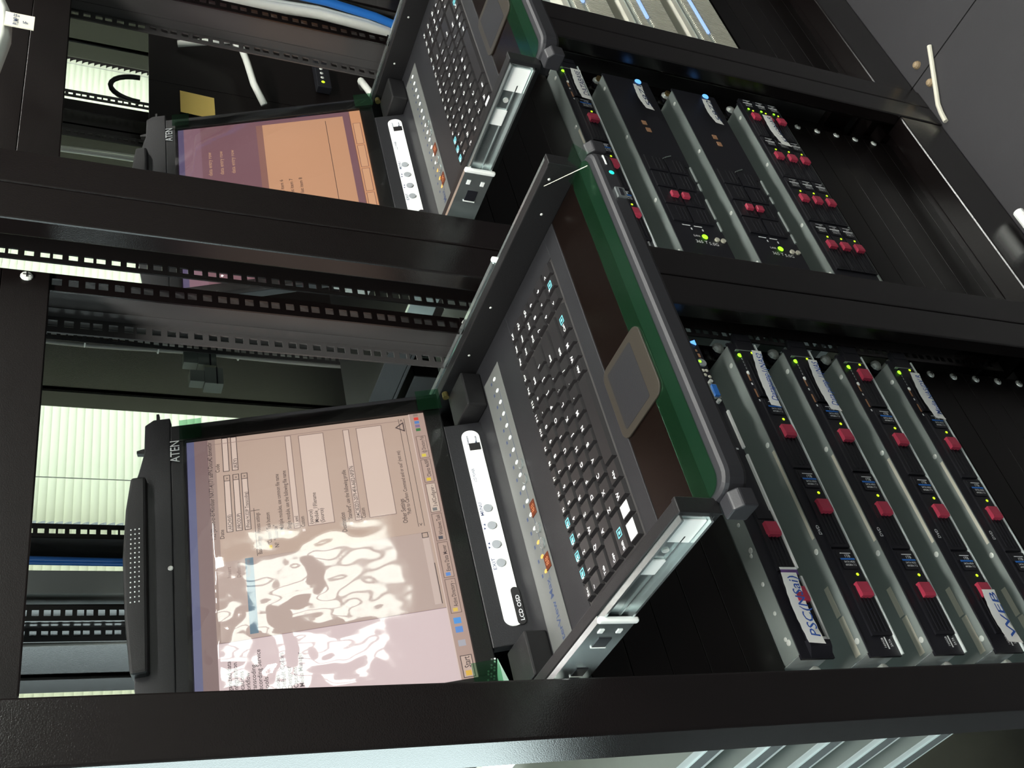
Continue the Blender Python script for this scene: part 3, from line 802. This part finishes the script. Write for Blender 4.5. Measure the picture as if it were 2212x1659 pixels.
    # slide rails outside both walls
    for s in (-1, 1):
        def bx(bb, a, c, y0, y1, q0, q1, mi=0):
            return bb.box(*sorted((s * a, s * c)), y0, y1, q0, q1, mi)
        b = MB(); bx(b, 0.2168, 0.2182, -0.260, 0.18, 0.0128, 0.0422)
        bx(b, 0.2182, 0.2232, -0.260, 0.18, 0.0400, 0.0422); bx(b, 0.2182, 0.2232, -0.260, 0.18, 0.0128, 0.0150)
        bx(b, 0.2182, 0.2200, -0.235, 0.18, 0.0235, 0.0248)
        sl = b.build('slide_rail', ZINC, r, key='kslide%d' % s)
        b = MB(); bx(b, 0.2236, 0.2250, -0.112, 0.20, 0.0108, 0.0440); bx(b, 0.2190, 0.2250, -0.112, 0.20, 0.0440, 0.0456); bx(b, 0.2190, 0.2250, -0.112, 0.20, 0.0092, 0.0108)
        bx(b, 0.2250, 0.2258, -0.0855, -0.0700, 0.0200, 0.0330, 1); bx(b, 0.2250, 0.2258, -0.0300, -0.0160, 0.0180, 0.0300, 1)
        bx(b, 0.2250, 0.2262, -0.0700, -0.0685, 0.0190, 0.0340, 2); bx(b, 0.2250, 0.2262, -0.0160, -0.0145, 0.0170, 0.0310, 2)
        bx(b, 0.2250, 0.2257, -0.1000, -0.0940, 0.0340, 0.0385, 2); bx(b, 0.2250, 0.2257, -0.1000, -0.0940, 0.0160, 0.0205, 2)
        b.build('slide_sleeve', [ZINC, CARR, WHITEP], sl, key='ksleeve%d' % s)
        b = MB(); bx(b, 0.2215, 0.2268, -0.1170, -0.1110, 0.0075, 0.0470); b.build('stop_clip', WHITEP, sl, key='kstop%d' % s, bevel=0.0018)
        b = MB(); bx(b, 0.2182, 0.2200, -0.2570, -0.2260, 0.0155, 0.0395); b.build('end_plate', WHITEP, sl, key='kpl%d' % s, bevel=0.003)
        b = MB(); bx(b, 0.2182, 0.2205, -0.2010, -0.1790, 0.0230, 0.0385); b.build('lock_lever', WHITEP, sl, key='klk%d' % s, bevel=0.002)
        b = MB(); b.cyl((s * 0.2182, -0.213, 0.030), (s * 0.2192, -0.213, 0.030), 0.0032, 10); b.build('rivet', SCREW, sl, key='krv%d' % s)
        b = MB(); bx(b, 0.2190, 0.2420, -0.0040, -0.0006, 0.003, 0.0430); bx(b, 0.2262, 0.2276, -0.0006, 0.05, 0.003, 0.0430); b.build('rail_bracket', BLACK, sl, key='kbr%d' % s)
        for q in (0.036, 0.010):
            MB().dome((0, 0, 0), (0, -1, 0), 0.0060, 0.003, 0, 10).build('bracket_screw', SCREW, sl, (s * 0.2326, -0.0040, q), key='kbs')
    # ---------------- screen, hinged and tilted back
    ct, st_ = math.cos(tilt), math.sin(tilt)
    S0 = Vector((0, 0.081, 0.0532)); SU = Vector((0, st_, ct)); SN = Vector((0, -ct, st_))
    def T(x, s, n):
        return S0 + Vector((x, 0, 0)) + SU * s + SN * n
    def SB():
        q = MB(); q.T = T
        return q
    kk = '%d' % i
    b = SB()
    b.box(-0.195, -0.1712, 0.0, 0.3095, -0.012, 0.0); b.box(0.1712, 0.195, 0.0, 0.3095, -0.012, 0.0)
    b.box(-0.1712, 0.1712, 0.2928, 0.3095, -0.012, 0.0); b.box(-0.1712, 0.1712, 0.0, 0.0198, -0.012, 0.0)
    b.box(-0.1712, 0.1712, 0.0198, 0.2928, -0.012, -0.004)
    b.box(-0.1440, 0.1440, -0.0470, 0.0, -0.012, 0.0)
    b.prism([(-0.2, 0.3095), (0.207, 0.3095), (0.207, 0.3280), (0.2, 0.3375), (0.160, 0.3385), (0.135, 0.3440), (0.121, 0.3480), (-0.125, 0.3480), (-0.2, 0.3380)], 'Z', -0.012, 0.0005)
    sc = b.build('screen_frame', TRAY, r, bevel=0.0012)
    b = SB(); b.prism([(-0.113, 0.3330), (0.121, 0.3350), (0.121, 0.3510), (0.08, 0.3560), (0.02, 0.3585), (-0.05, 0.3560), (-0.113, 0.3505)], 'Z', -0.010, 0.011)
    b.build('handle', TRAYD, sc, bevel=0.003)
    b = SB()
    for q in range(16):
        for w_ in range(3):
            b.box(0.052 - q * 0.0058 - 0.0006, 0.052 - q * 0.0058 + 0.0006, 0.3415 + w_ * 0.0042 - 0.0006, 0.3415 + w_ * 0.0042 + 0.0006, 0.011, 0.0117)
    b.build('grip_dots', PRTW, sc)
    b = SB(); b.prism([(0.160, 0.3385), (0.167, 0.3385), (0.165, 0.3465), (0.1615, 0.3465)], 'Z', -0.006, 0.0)
    b.build('latch_tooth', TRAYD, sc)
    b = SB(); b.box(0.2070, 0.2170, 0.322, 0.325, -0.008, -0.002); b.build('latch_tooth', TRAYD, sc)
    b = SB(); b.text('ATEN', (0.1415, 0.3000, 0.0010), (1, 0, 0), (0, 1, 0), 0.0145, 0, width=0.0305); b.build('logo', LEGW, sc)
    b = SB(); b.dome((0.0050, 0.3120, 0.0005), (0, 0, 1), 0.0030, 0.0014, 0, 10); b.build('screw', SCREW, sc)
    # hinges
    for s in (-1, 1):
        MB().box(*sorted((s * 0.1465, s * 0.1955)), 0.040, 0.088, zp + 0.001, 0.0360).build('hinge_block', TRAYD, r, key='hb%d' % s, bevel=0.002)
        MB().cyl((s * 0.192, 0.084, 0.040), (s * 0.1990, 0.084, 0.040), 0.004, 12).build('hinge_pin', BRASS, r, key='hp%d' % s)
    # on-screen-display bar
    ob = SB(); ob.prism(rr(-0.1240, 0.1320, -0.0385, -0.0175, 0.0100, 6), 'Z', 0.0, 0.0012, 0)
    o_ = ob.build('osd_bar', WHITEP, sc)
    b = SB(); b.prism(rr(-0.1240, -0.0800, -0.0400, -0.0310, 0.0044, 4), 'Z', 0.0012, 0.0015, 0)
    b.build('dark_inset', KEYB, sc)
    b = SB(); b.box(0.1030, 0.1130, -0.0370, -0.0240, 0.0012, 0.0018, 0); b.build('socket_cover', KEYB, sc)
    b = SB(); b.text('LCD OSD', (-0.1200, -0.0385, 0.0018), (1, 0, 0), (0, 1, 0), 0.0058, 0, width=0.0300); b.build('bar_print', LEGW, sc)
    b = SB()
    b.text('MENU', (0.0214, -0.0225, 0.0015), (1, 0, 0), (0, 1, 0), 0.0052, 0, True, 0.018); b.text('EXIT', (-0.0494, -0.0225, 0.0015), (1, 0, 0), (0, 1, 0), 0.0052, 0, True, 0.015)
    for x in (-0.0015, -0.0260):
        b.prism([(x + 0.001, -0.0215), (x + 0.004, -0.0215), (x + 0.0025, -0.0190)], 'Z', 0.0012, 0.0015, 0); b.prism([(x - 0.004, -0.0190), (x - 0.001, -0.0190), (x - 0.0025, -0.0215)], 'Z', 0.0012, 0.0015, 0)
    b.build('bar_print', INKD, sc); b = SB()
    b.text('LCD POWER', (0.0680, -0.0235, 0.0015), (1, 0, 0), (0, 1, 0), 0.0045, 0, True, 0.019)
    b.build('bar_print', INKD, sc); b = SB()
    b.text('Keyboard', (0.1180, -0.0250, 0.0015), (1, 0, 0), (0, 1, 0), 0.0040, 0, True, 0.012); b.build('bar_print', INKD, sc); b = SB(); b.text('Mouse', (0.1180, -0.0345, 0.0015), (1, 0, 0), (0, 1, 0), 0.0040, 0, True, 0.010)
    b.build('bar_print', INKD, sc)
    for x in (0.0214, -0.0015, -0.0260, -0.0494):
        b = SB(); b.cyl((x, -0.0280, 0.0012), (x, -0.0280, 0.0028), 0.0049, 16); b.build('osd_button', BTNG, sc)
    # display
    b = SB(); W_, H_ = 0.341, 0.2725
    lay = [0.0]
    mats = []; idx = {}
    def M(rgb):
        if rgb not in idx:
            idx[rgb] = len(mats); mats.append(ui('%d_%d_%d' % rgb, rgb))
        return idx[rgb]
    def rc(x0, x1, y0, y1, rgb):
        lay[0] += 0.000015
        n = -0.0036 + lay[0]
        b.add([(-0.1705 + W_ * x0, 0.2925 - H_ * y1, n), (-0.1705 + W_ * x1, 0.2925 - H_ * y1, n), (-0.1705 + W_ * x1, 0.2925 - H_ * y0, n), (-0.1705 + W_ * x0, 0.2925 - H_ * y0, n)], [(0, 1, 2, 3)], M(rgb))
    def tx(t, x, y, h, rgb, wd=None):
        b.text(t, (-0.1705 + W_ * x, 0.2925 - H_ * y, -0.0036 + lay[0] + 0.00003), (1, 0, 0), (0, 1, 0), h * H_ * 1.3, M(rgb), width=None if wd is None else wd * W_)
    def outline(x0, x1, y0, y1, rgb, fill=None):
        rc(x0, x1, y0, y1, rgb)
        rc(x0 + .0022, x1 - .0022, y0 + .0028, y1 - .0028, fill)
    DK = (62, 48, 52)
    if plain:
        base = (188, 164, 150); fieldc = (212, 190, 178); left = (214, 194, 196); midc = (184, 163, 155)
        rc(0, 1, 0, 1, base)
        rc(0, 1, 0, .030, (96, 98, 132)); rc(0, 1, .030, .085, (128, 106, 106)); rc(0.0, 1, .085, .115, (160, 138, 130))
        tx('1.x2 [Down-tr-8740indiser NAT7-4(171 adPN Docu42 domentbr', .60, .100, .020, DK, .39)
        tx('Date', .60, .132, .018, DK, .035); tx('Code', .86, .128, .018, DK, .035)
        for x0, x1, yy, t in ((.622, .845, .142, '(ARCHIVE)'), (.622, .845, .178, '(PRODUP)'), (.622, .845, .212, '(Privat H.323P Transcoding)')):
            outline(x0, x1, yy, yy + .026, DK, fieldc); tx(t, x0 + .006, yy + .021, .016, DK, .06 if len(t) < 12 else .14)
            outline(x1 - .024, x1, yy, yy + .026, DK, base); tx('v', x1 - .016, yy + .018, .014, DK)
        for yy, t in ((.142, ''), (.178, '(KEY)')):
            outline(.86, 1.0, yy, yy + .026, DK, fieldc); tx(t or ' ', .868, yy + .021, .016, DK, .04 if t else None)
        rc(.515, .516, .26, .93, (120, 98, 96)); rc(.52, .70, .252, .254, DK); rc(.69, .692, .240, .275, DK)
        tx('Basic Settings   Process settings', .525, .272, .018, DK, .155)
        rc(.540, .552, .300, .312, (226, 190, 60)); tx('"Custom" Task buttom', .556, .312, .018, DK, .12); tx('N?  "Source"', .540, .338, .018, DK, .085)
        for yy, t, wdt in ((.362, 'Multiple modules, use common file name', .22), (.392, 'Single module, use the following file name', .23), (.446, 'Custom', .04), (.688, 'Custom', .04), (.634, '"Standard", use the following profile', .20)):
            rc(.585, .594, yy - .012, yy, (232, 216, 208)); tx(t, .602, yy, .018, DK, wdt)
        outline(.600, .975, .402, .428, (130, 108, 104), fieldc); tx('\\\\1.xml', .606, .423, .018, DK, .04)
        outline(.602, .970, .458, .564, (130, 108, 104), fieldc)
        for q, t in enumerate(('(source)', '\\Module_1\\Filename', '(Source)')):
            tx(t, .608, .480 + q * .022, .018, DK, .055 if q != 1 else .12)
        tx('Destination', .560, .607, .021, DK, .075)
        outline(.597, .970, .645, .672, (130, 108, 104), fieldc); tx('{04C3E2D3-2079-4FA-A6E2-NFSF76', .604, .667, .018, DK, .21)
        outline(.600, .970, .702, .812, (130, 108, 104), fieldc)
        tx('Other Settings', .560, .850, .021, DK, .095); tx('"Path to Carbon Command and or out" (not mt)', .590, .870, .017, DK, .26)
        rc(.540, .985, .888, .890, DK); rc(.540, .985, .912, .914, DK); tx('<', .542, .908, .018, DK); tx('>', .972, .908, .018, DK)
        rc(.976, .978, .09, .888, (150, 126, 120))
        rc(.242, .515, .10, .925, midc); rc(.255, .517, .205, .236, (96, 122, 140)); rc(.255, .515, .895, .920, (200, 180, 172)); outline(.495, .515, .895, .920, DK, base)
        rc(.255, .40, .922, .925, DK)
        tx('Insert', .455, .150, .017, (140, 118, 112), .04); tx('Definition', .452, .186, .017, (140, 118, 112), .055); tx('Processed rule', .450, .222, .017, (140, 118, 112), .06)
        rc(0, .240, .0855, .935, left); rc(.238, .2405, .0855, .935, (150, 128, 132))
        for q, t in enumerate(('Organized data', 'Configuration', 'Locations', 'Workflow', 'Transcoding', 'Recording Service', 'Tools', 'Codes', 'Default Colors', 'Designer', 'Options', 'Media Manager')):
            yy = .130 + q * .0212 + (.018 if q > 6 else 0)
            tx(t, .062, yy, .018, DK, .012 + .0075 * len(t))
            if q > 6: rc(.046, .056, yy - .013, yy, ((120, 160, 190), (214, 168, 60), (90, 120, 190), (120, 150, 200), (222, 190, 90))[q - 7])
        rc(0, 1, .935, 1, (176, 150, 140)); rc(0, 1, .935, .938, (216, 196, 188))
        outline(.004, .075, .948, .992, DK, (196, 172, 160)); rc(.010, .026, .958, .980, (222, 178, 70)); tx('Start', .034, .982, .026, DK, .036)
        for x, c_ in ((.105, (170, 170, 180)), (.150, (90, 140, 210)), (.180, (80, 150, 220))):
            rc(x, x + .02, .952, .980, c_)
        for q, (x0, x1, t) in enumerate(((.215, .335, 'Active Directory -'), (.340, .470, 'Etere Data Mover'), (.475, .58, 'Windows Task'), (.585, .70, '3 eXConfigurer -'), (.705, .80, 'Clients 4x00F'), (.805, .90, '@ Directory Pub'))):
            outline(x0, x1, .948, .990, (120, 98, 92), (206, 186, 172) if q == 3 else (184, 158, 146)); rc(x0 + .006, x0 + .018, .958, .976, ((222, 190, 90), (90, 140, 210), (80, 80, 90), (120, 120, 120), (222, 190, 60), (220, 200, 80))[q]); tx(t, x0 + .022, .980, .018, DK, (x1 - x0) * .74)
        for q, c_ in enumerate(((60, 120, 70), (130, 110, 150), (90, 130, 190), (214, 70, 60), (150, 130, 120))):
            rc(.922 + q * .016, .934 + q * .016, .955, .975, c_)
        for (xa, ya), (xb, yb) in (((.93, .905), (.965, .905)), ((.93, .905), (.9475, .872)), ((.965, .905), (.9475, .872))):
            n = 8
            for q in range(n + 1):
                cx, cy = xa + (xb - xa) * q / n, ya + (yb - ya) * q / n
                rc(cx - .002, cx + .002, cy - .0025, cy + .0025, DK)
    else:
        base = (122, 88, 96); mid = (196, 148, 116)
        rc(0, 1, 0, 1, base); rc(0, 1, 0, .03, (90, 80, 110)); rc(.0, 1, .03, .12, (132, 100, 112))
        rc(.06, .97, .42, .90, mid); rc(.06, .97, .42, .455, (140, 100, 92)); rc(.30, .302, .42, .90, (60, 46, 60)); rc(.08, .95, .80, .803, DK)
        for q in range(6):
            tx('list item %d' % (q + 3), .12 if q < 3 else .48, .53 + (q % 3) * .05, .020, DK, .10)
        for q in range(9):
            tx('data entry row', .06 + (q % 3) * .3, .17 + (q // 3) * .06, .022, (190, 150, 120), .16)
        rc(0, 1, .935, 1, (206, 150, 112)); rc(0, 1, .935, .940, (120, 84, 80)); outline(.004, .075, .948, .992, DK, (216, 170, 130))
        for q in range(5):
            outline(.12 + q * .16, .27 + q * .16, .948, .990, (120, 84, 80), (210, 160, 124))
    b.build('display', mats, sc)
    # clear protective film standing slightly off the screen
    nx, ny = 130, 104; vs = []; fs = []
    for iy in range(ny + 1):
        for ix_ in range(nx + 1):
            x = -0.189 + 0.378 * ix_ / nx; s_ = 0.002 + 0.295 * iy / ny
            e = min(ix_, nx - ix_, iy, ny - iy) / 10.0; e = min(1.0, e)
            lf = max(0.0, min(1.0, (0.06 - x) / 0.14)) * max(0.15, min(1.0, (s_ - 0.06) / 0.12))
            p = Vector((x * 7, s_ * 7, 3.1 + i * 9))
            big = noise.noise(p) * 0.0030
            sm = noise.noise(Vector((x * 34, s_ * 26, 7.7 + i))) * 0.0013 * (0.10 + lf * 1.3)
            rip = noise.noise(Vector((x * 95, s_ * 60, 1.7 + i))) * 0.00055 * lf
            vs.append((x, s_, 0.0012 + e * (0.0042 + (big + sm + rip) * film)))
    for iy in range(ny):
        for ix_ in range(nx):
            a = iy * (nx + 1) + ix_
            fs.append((a, a + 1, a + nx + 2, a + nx + 1))
    b = SB(); b.add(vs, fs, 0); b.build('protective_film', FILM, sc, smooth=True)
    for (x0, x1, s0, s1) in ((0.166, 0.1955, -0.002, 0.026), (0.168, 0.1955, 0.274, 0.2985), (-0.1955, -0.160, -0.002, 0.026)):
        b = SB(); b.box(x0, x1, s0, s1, 0.0075, 0.0079); b.build('film_tape', GREENF, sc)
    b = SB(); b.prism([(-0.195, -0.012), (-0.195, 0.006), (-0.156, -0.002)], 'Z', 0.0, 0.0010)
    for q in range(12):
        for w_ in range(4):
            if (q * 7 + w_ * 5) % 3 and w_ < 4 - q * 0.25:
                b.box(-0.190 + q * 0.0030, -0.1882 + q * 0.0030, 0.0075 + w_ * 0.0030 - q * 0.0007, 0.0093 + w_ * 0.0030 - q * 0.0007, 0.0, 0.0010)
    b.build('dotted_logo', LEGW, sc)
    # green tinted film left on the front bezel
    b = MB()
    b.prism(rr(-0.203, 0.206, -0.2800, -0.2445, 0.014, 6), 'Z', zp + 0.0006, zp + 0.0010)
    fb = b.build('bezel_film', GREENF, r, key='bzfilm')
    b = MB(); b.add([(0.200, -0.2450, zp + 0.001), (0.2045, -0.2850, zp + 0.000), (0.2165, -0.2840, zp + 0.013), (0.2115, -0.2500, zp + 0.011)], [(0, 1, 2, 3)]); b.build('film_flap', GREENF, r, key='bzflap')
    b = MB(); b.cyl((0.2025, -0.2370, zt - 0.005), (0.190, -0.2790, zp + 0.002), 0.0004, 6); b.build('film_crease', CREAM, r, key='crease')
    return r
console(0, 'slide-out console with wrinkled protective film over a bright beige desktop screen', math.atan2(0.0923, 0.2952), 1.0, True)
console(1, 'slide-out console with an orange dialog on screen, beside the yellow note', R(20), 0.8, False)

# ------------------------------------------------------------------ cables, power strip and small things
def sag(p0, p1, n=12, amp=0.0, seed=0):
    p0, p1 = Vector(p0), Vector(p1); out = []
    for i in range(n + 1):
        t = i / n
        q = p0.lerp(p1, t)
        q.x += amp * noise.noise(Vector((t * 3, seed, 0))); q.y += amp * noise.noise(Vector((t * 3, seed, 5)))
        out.append(q)
    return out
def cable(name, pts, rad, material, label, group=None, n=8):
    pts = [Vector(p) for p in pts]; o = pts[-1].copy() if pts[-1].z < pts[0].z else pts[0].copy()
    ob = MB().tube([p - o for p in pts], rad, n).build(name, material, None, o, smooth=True)
    tag(ob, label, 'cable', group)
    return ob
# grey power strip between the rear rails of the two console racks
ps = empty('power_strip', (0.287, 0.672, 0.35)); tag(ps, 'grey vertical power strip between the rear rails, blue cables beside it', 'power strip')
MB().box(-0.0205, 0.0205, -0.012, 0.018, 0, 1.55).build('housing', GREYD, ps, bevel=0.002)
for q in range(14):
    MB().box(-0.0035, 0.0035, -0.0135, -0.012, 0.03 + q * 0.105, 0.048 + q * 0.105).build('slot', CREAM, ps, key='pslot')
for q in range(2):
    cable('network_cable', sag((0.320 + q * 0.004, 0.660 - q * 0.004, 1.95), (0.320 + q * 0.004, 0.662 + q * 0.004, 0.3), 22, 0.006, q * 7), 0.0042, CBLUE, 'blue network cable running down beside the grey power strip', 'blue cables beside the power strip')
for q in range(3):
    cable('power_cable', sag((0.248 + q * 0.005, 0.775 + q * 0.004, 1.95), (0.252 + q * 0.004, 0.775, 0.3), 22, 0.010, q * 5 + 2), 0.0030, CGREY, 'thin grey cable hanging behind the rear mounting rail', 'thin grey cables at the rear')
for q in range(4):
    cable('power_cable', sag((0.846 + q * 0.005, 0.735 + (q % 2) * 0.005, 1.95), (0.840 + q * 0.006, 0.735, 0.95), 18, 0.012, q * 3 + 11), 0.0042, CGREY, 'grey cable in the tied bundle behind the note-side console', 'tied bundle of grey cables')
for z in (1.46, 1.33, 1.18):
    o = MB().tube([(0.015 * math.cos(R(a)), 0.012 * math.sin(R(a)), 0) for a in range(0, 361, 30)], 0.0016, 6).build('cable_tie', WHITEP, None, (0.853, 0.737, z)); tag(o, 'white cable tie around the grey cable bundle behind the rail', 'cable tie', 'white ties on the grey bundle')
for q, (x, y_, z) in enumerate(((0.825, 0.740, 1.225), (0.775, 0.735, 1.215))):
    o = MB().box(-0.020, 0.020, -0.014, 0.014, 0, 0.034, 0).box(-0.014, 0.014, -0.010, 0.010, 0.034, 0.060, 0).box(-0.021, 0.021, -0.015, -0.014, 0.010, 0.013, 1).build('plug', [CONN, CARR], None, (x, y_, z), bevel=0.002)
    tag(o, 'grey moulded plug hanging at the foot of the tied cable bundle', 'plug', 'grey plugs')
# switch boxes seen behind the film-covered screen
bx_ = empty('switch_box', (P + 0.02, 0.42, 0.98)); tag(bx_, 'dark flat switch box lying behind the console beside the yellow note', 'switch')
MB().box(-0.20, 0.20, -0.12, 0.12, 0, 0.042).build('case', PANEL, bx_, bevel=0.002)
for q in range(5):
    MB().box(-0.012, 0.012, -0.122, -0.12, 0.010, 0.030).build('port', CONN, bx_, (-0.15 + q * 0.06, 0, 0), key='swport')
# white connectors and papers glimpsed between the posts
o = MB().box(-0.012, 0.012, -0.006, 0.006, 0, 0.035).box(-0.008, 0.008, -0.004, 0.004, 0.035, 0.05).build('plug', CWHITE, None, (0.455, 0.16, 1.128), bevel=0.0015); tag(o, 'white plug shining between the posts above the console', 'plug')
o = MB().box(-0.05, 0.05, -0.0006, 0.0006, 0, 0.06, 0).box(-0.03, 0.0, -0.001, -0.0006, 0.012, 0.03, 1).box(0.0, 0.03, -0.001, -0.0006, 0.03, 0.05, 2).build('paper_card', [GREYD, PRTO, PRTB], None, (0.555, 0.24, 1.295)); tag(o, 'small coloured paper card between the posts of the two console racks', 'card')
# thick white cables and a blue one hanging in front of the silver unit rack
for q in range(2):
    cable('network_cable', [(0.905 + 0.008 * q, 0.030, 1.66), (0.925 + 0.008 * q, 0.045, 1.40), (0.932 + 0.008 * q, 0.040, 1.28), (0.934 + 0.007 * q, 0.034, 1.18), (0.932 + 0.006 * q, 0.036, 1.10), (0.927 + 0.004 * q, 0.042, 1.04), (0.92, 0.05, 0.90)], 0.0085, CWHITE, 'thick white network cable hanging beside the silver unit rack', 'white cables by the silver unit rack')
cable('network_cable', [(0.935, 0.012, 1.66), (0.945, 0.022, 1.40), (0.943, 0.016, 1.26), (0.940, 0.014, 1.17), (0.938, 0.020, 1.09), (0.932, 0.026, 1.045), (0.925, 0.03, 0.90)], 0.0070, CBLUE, 'blue network cable hanging against the thick white cables', None)
# white cable with a paper tag across the top panel of the note-side rack
cable('network_cable', [(0.395, -0.074, 1.640), (0.455, -0.078, 1.616), (0.52, -0.080, 1.608), (0.57, -0.080, 1.610), (0.63, -0.078, 1.628), (0.70, -0.074, 1.68)], 0.0130, CWHITE, 'thick white cable with a paper tag across the top panel')
tg = MB().box(-0.013, 0.013, -0.0008, 0.0008, -0.030, 0.0, 0)
tg.text('PUMP EF', (-0.011, -0.0012, -0.014), (1, 0, 0), (0, 0, 1), 0.008, 1, width=0.022); tg.text('IF', (-0.006, -0.0012, -0.024), (1, 0, 0), (0, 0, 1), 0.008, 1)
tg = tg.build('paper_tag', [CREAM, INKD], None, (0.545, -0.094, 1.604)); tag(tg, 'cream paper tag folded round the thick white cable', 'tag')
# far rack: note, cables and port lights on the black rear panel
nt_ = MB().box(-0.039, 0.039, -0.0006, 0.0, 0, 0.074).build('sticky_note', YELLOW, None, (1.448, 0.5955, ZB - 0.306)); nt_.rotation_euler = (R(3), 0, 0)
tag(nt_, 'plain yellow sticky note on the black rear panel', 'note')
cable('network_cable', [(1.66, 0.585, 1.30), (1.66, 0.55, 1.19), (1.63, 0.545, 1.165), (1.57, 0.545, 1.155), (1.50, 0.548, 1.145), (1.46, 0.57, 1.12)], 0.0080, CWHITE, 'white cable looping over the black rear panel below the sticky note')
cable('network_cable', [(1.62, 0.58, 0.87), (1.60, 0.55, 0.885), (1.56, 0.54, 0.88), (1.50, 0.545, 0.85), (1.47, 0.57, 0.82)], 0.0085, CWHITE, 'short white cable end curling out by the port lights')
cable('power_cable', [(1.475 + 0.045 * math.cos(R(a)), 0.60, ZB - 0.150 + 0.060 * math.sin(R(a))) for a in range(180, -1, -15)], 0.0055, CBLACK, 'black cable loop standing up above the rear panel')
pl = empty('port_module', (1.640, 0.595, 0.95)); tag(pl, 'small black module with a row of port lights on the rear panel', 'module')
MB().box(-0.055, 0.055, -0.020, 0, 0, 0.035).build('case', CARR, pl, bevel=0.002)
for q in range(5):
    MB().dome((0.036 - q * 0.018, -0.020, 0.020), (0, -1, 0), 0.0045, 0.002, 0, 8).build('port_light', SCREW if q < 4 else YLED, pl)

# on the floor before the racks
o = MB().tube([(0.134, -0.062, 0.004), (0.09, -0.04, 0.004), (0.02, -0.005, 0.004), (0, 0, 0.004), (-0.022, 0.003, 0.004)], 0.0048, 8).build('plastic_strip', CREAM, None, (0.8742, -0.0766, 0.0)); tag(o, 'pale plastic strip lying on the floor against the rack base', 'strip')
for q, (x, y_) in enumerate(((1.008, -0.095), (0.949, -0.0945))):
    o = MB().dome((0, 0, 0), (0, 0, 1), 0.0085, 0.010, 0, 10).build('rubber_grommet', mat('grommet_tan', (0.30, 0.22, 0.13), 0.6), None, (x, y_, 0.0)); tag(o, 'small tan grommet lying on the floor beside the plastic strip', 'grommet', 'tan grommets on the floor')
o = MB().cyl((0, 0, 0), (0.07, 0, 0), 0.009, 12).build('white_tube', WHITEP, None, (0.510, -0.080, 0.0095)); tag(o, 'short white plastic tube lying at the foot of the post', 'tube')

du = empty('cable_duct', (1.585, 0.745, 0.115)); tag(du, 'dark vertical cable duct between the rear rails of the two farther racks', 'duct')
MB().box(-0.022, 0.022, 0.0, 0.06, 0, 1.8).build('housing', PANEL, du, bevel=0.003)
for q in range(12):
    MB().box(-0.006, 0.006, -0.001, 0.0, 0.1 + q * 0.14, 0.13 + q * 0.14).build('slot', CARR, du, key='dslot')
for q in range(4):
    cable('power_cable', sag((1.395 + q * 0.008, 0.735 + q * 0.004, 1.95), (1.400 + q * 0.008, 0.735, 0.9), 18, 0.010, q * 3 + 31), 0.0026, CWHITE, 'thin pale cable hanging behind the silver unit rack', 'thin pale cables at the far rack')

pm = empty('added_dark_box', (0.835, 0.56, 0.86)); tag(pm, 'added dark upright box behind the rail of the note-side console rack', 'module')  # added dark box, covers the bright blinds showing through the gap
MB().box(-0.055, 0.070, -0.05, 0.05, 0, 0.36).build('case', PANEL, pm, bevel=0.003)
for q in range(4):
    MB().box(-0.012, 0.012, -0.052, -0.05, 0.04 + q * 0.08, 0.075 + q * 0.08).build('box_port', CONN, pm, key='pmout')
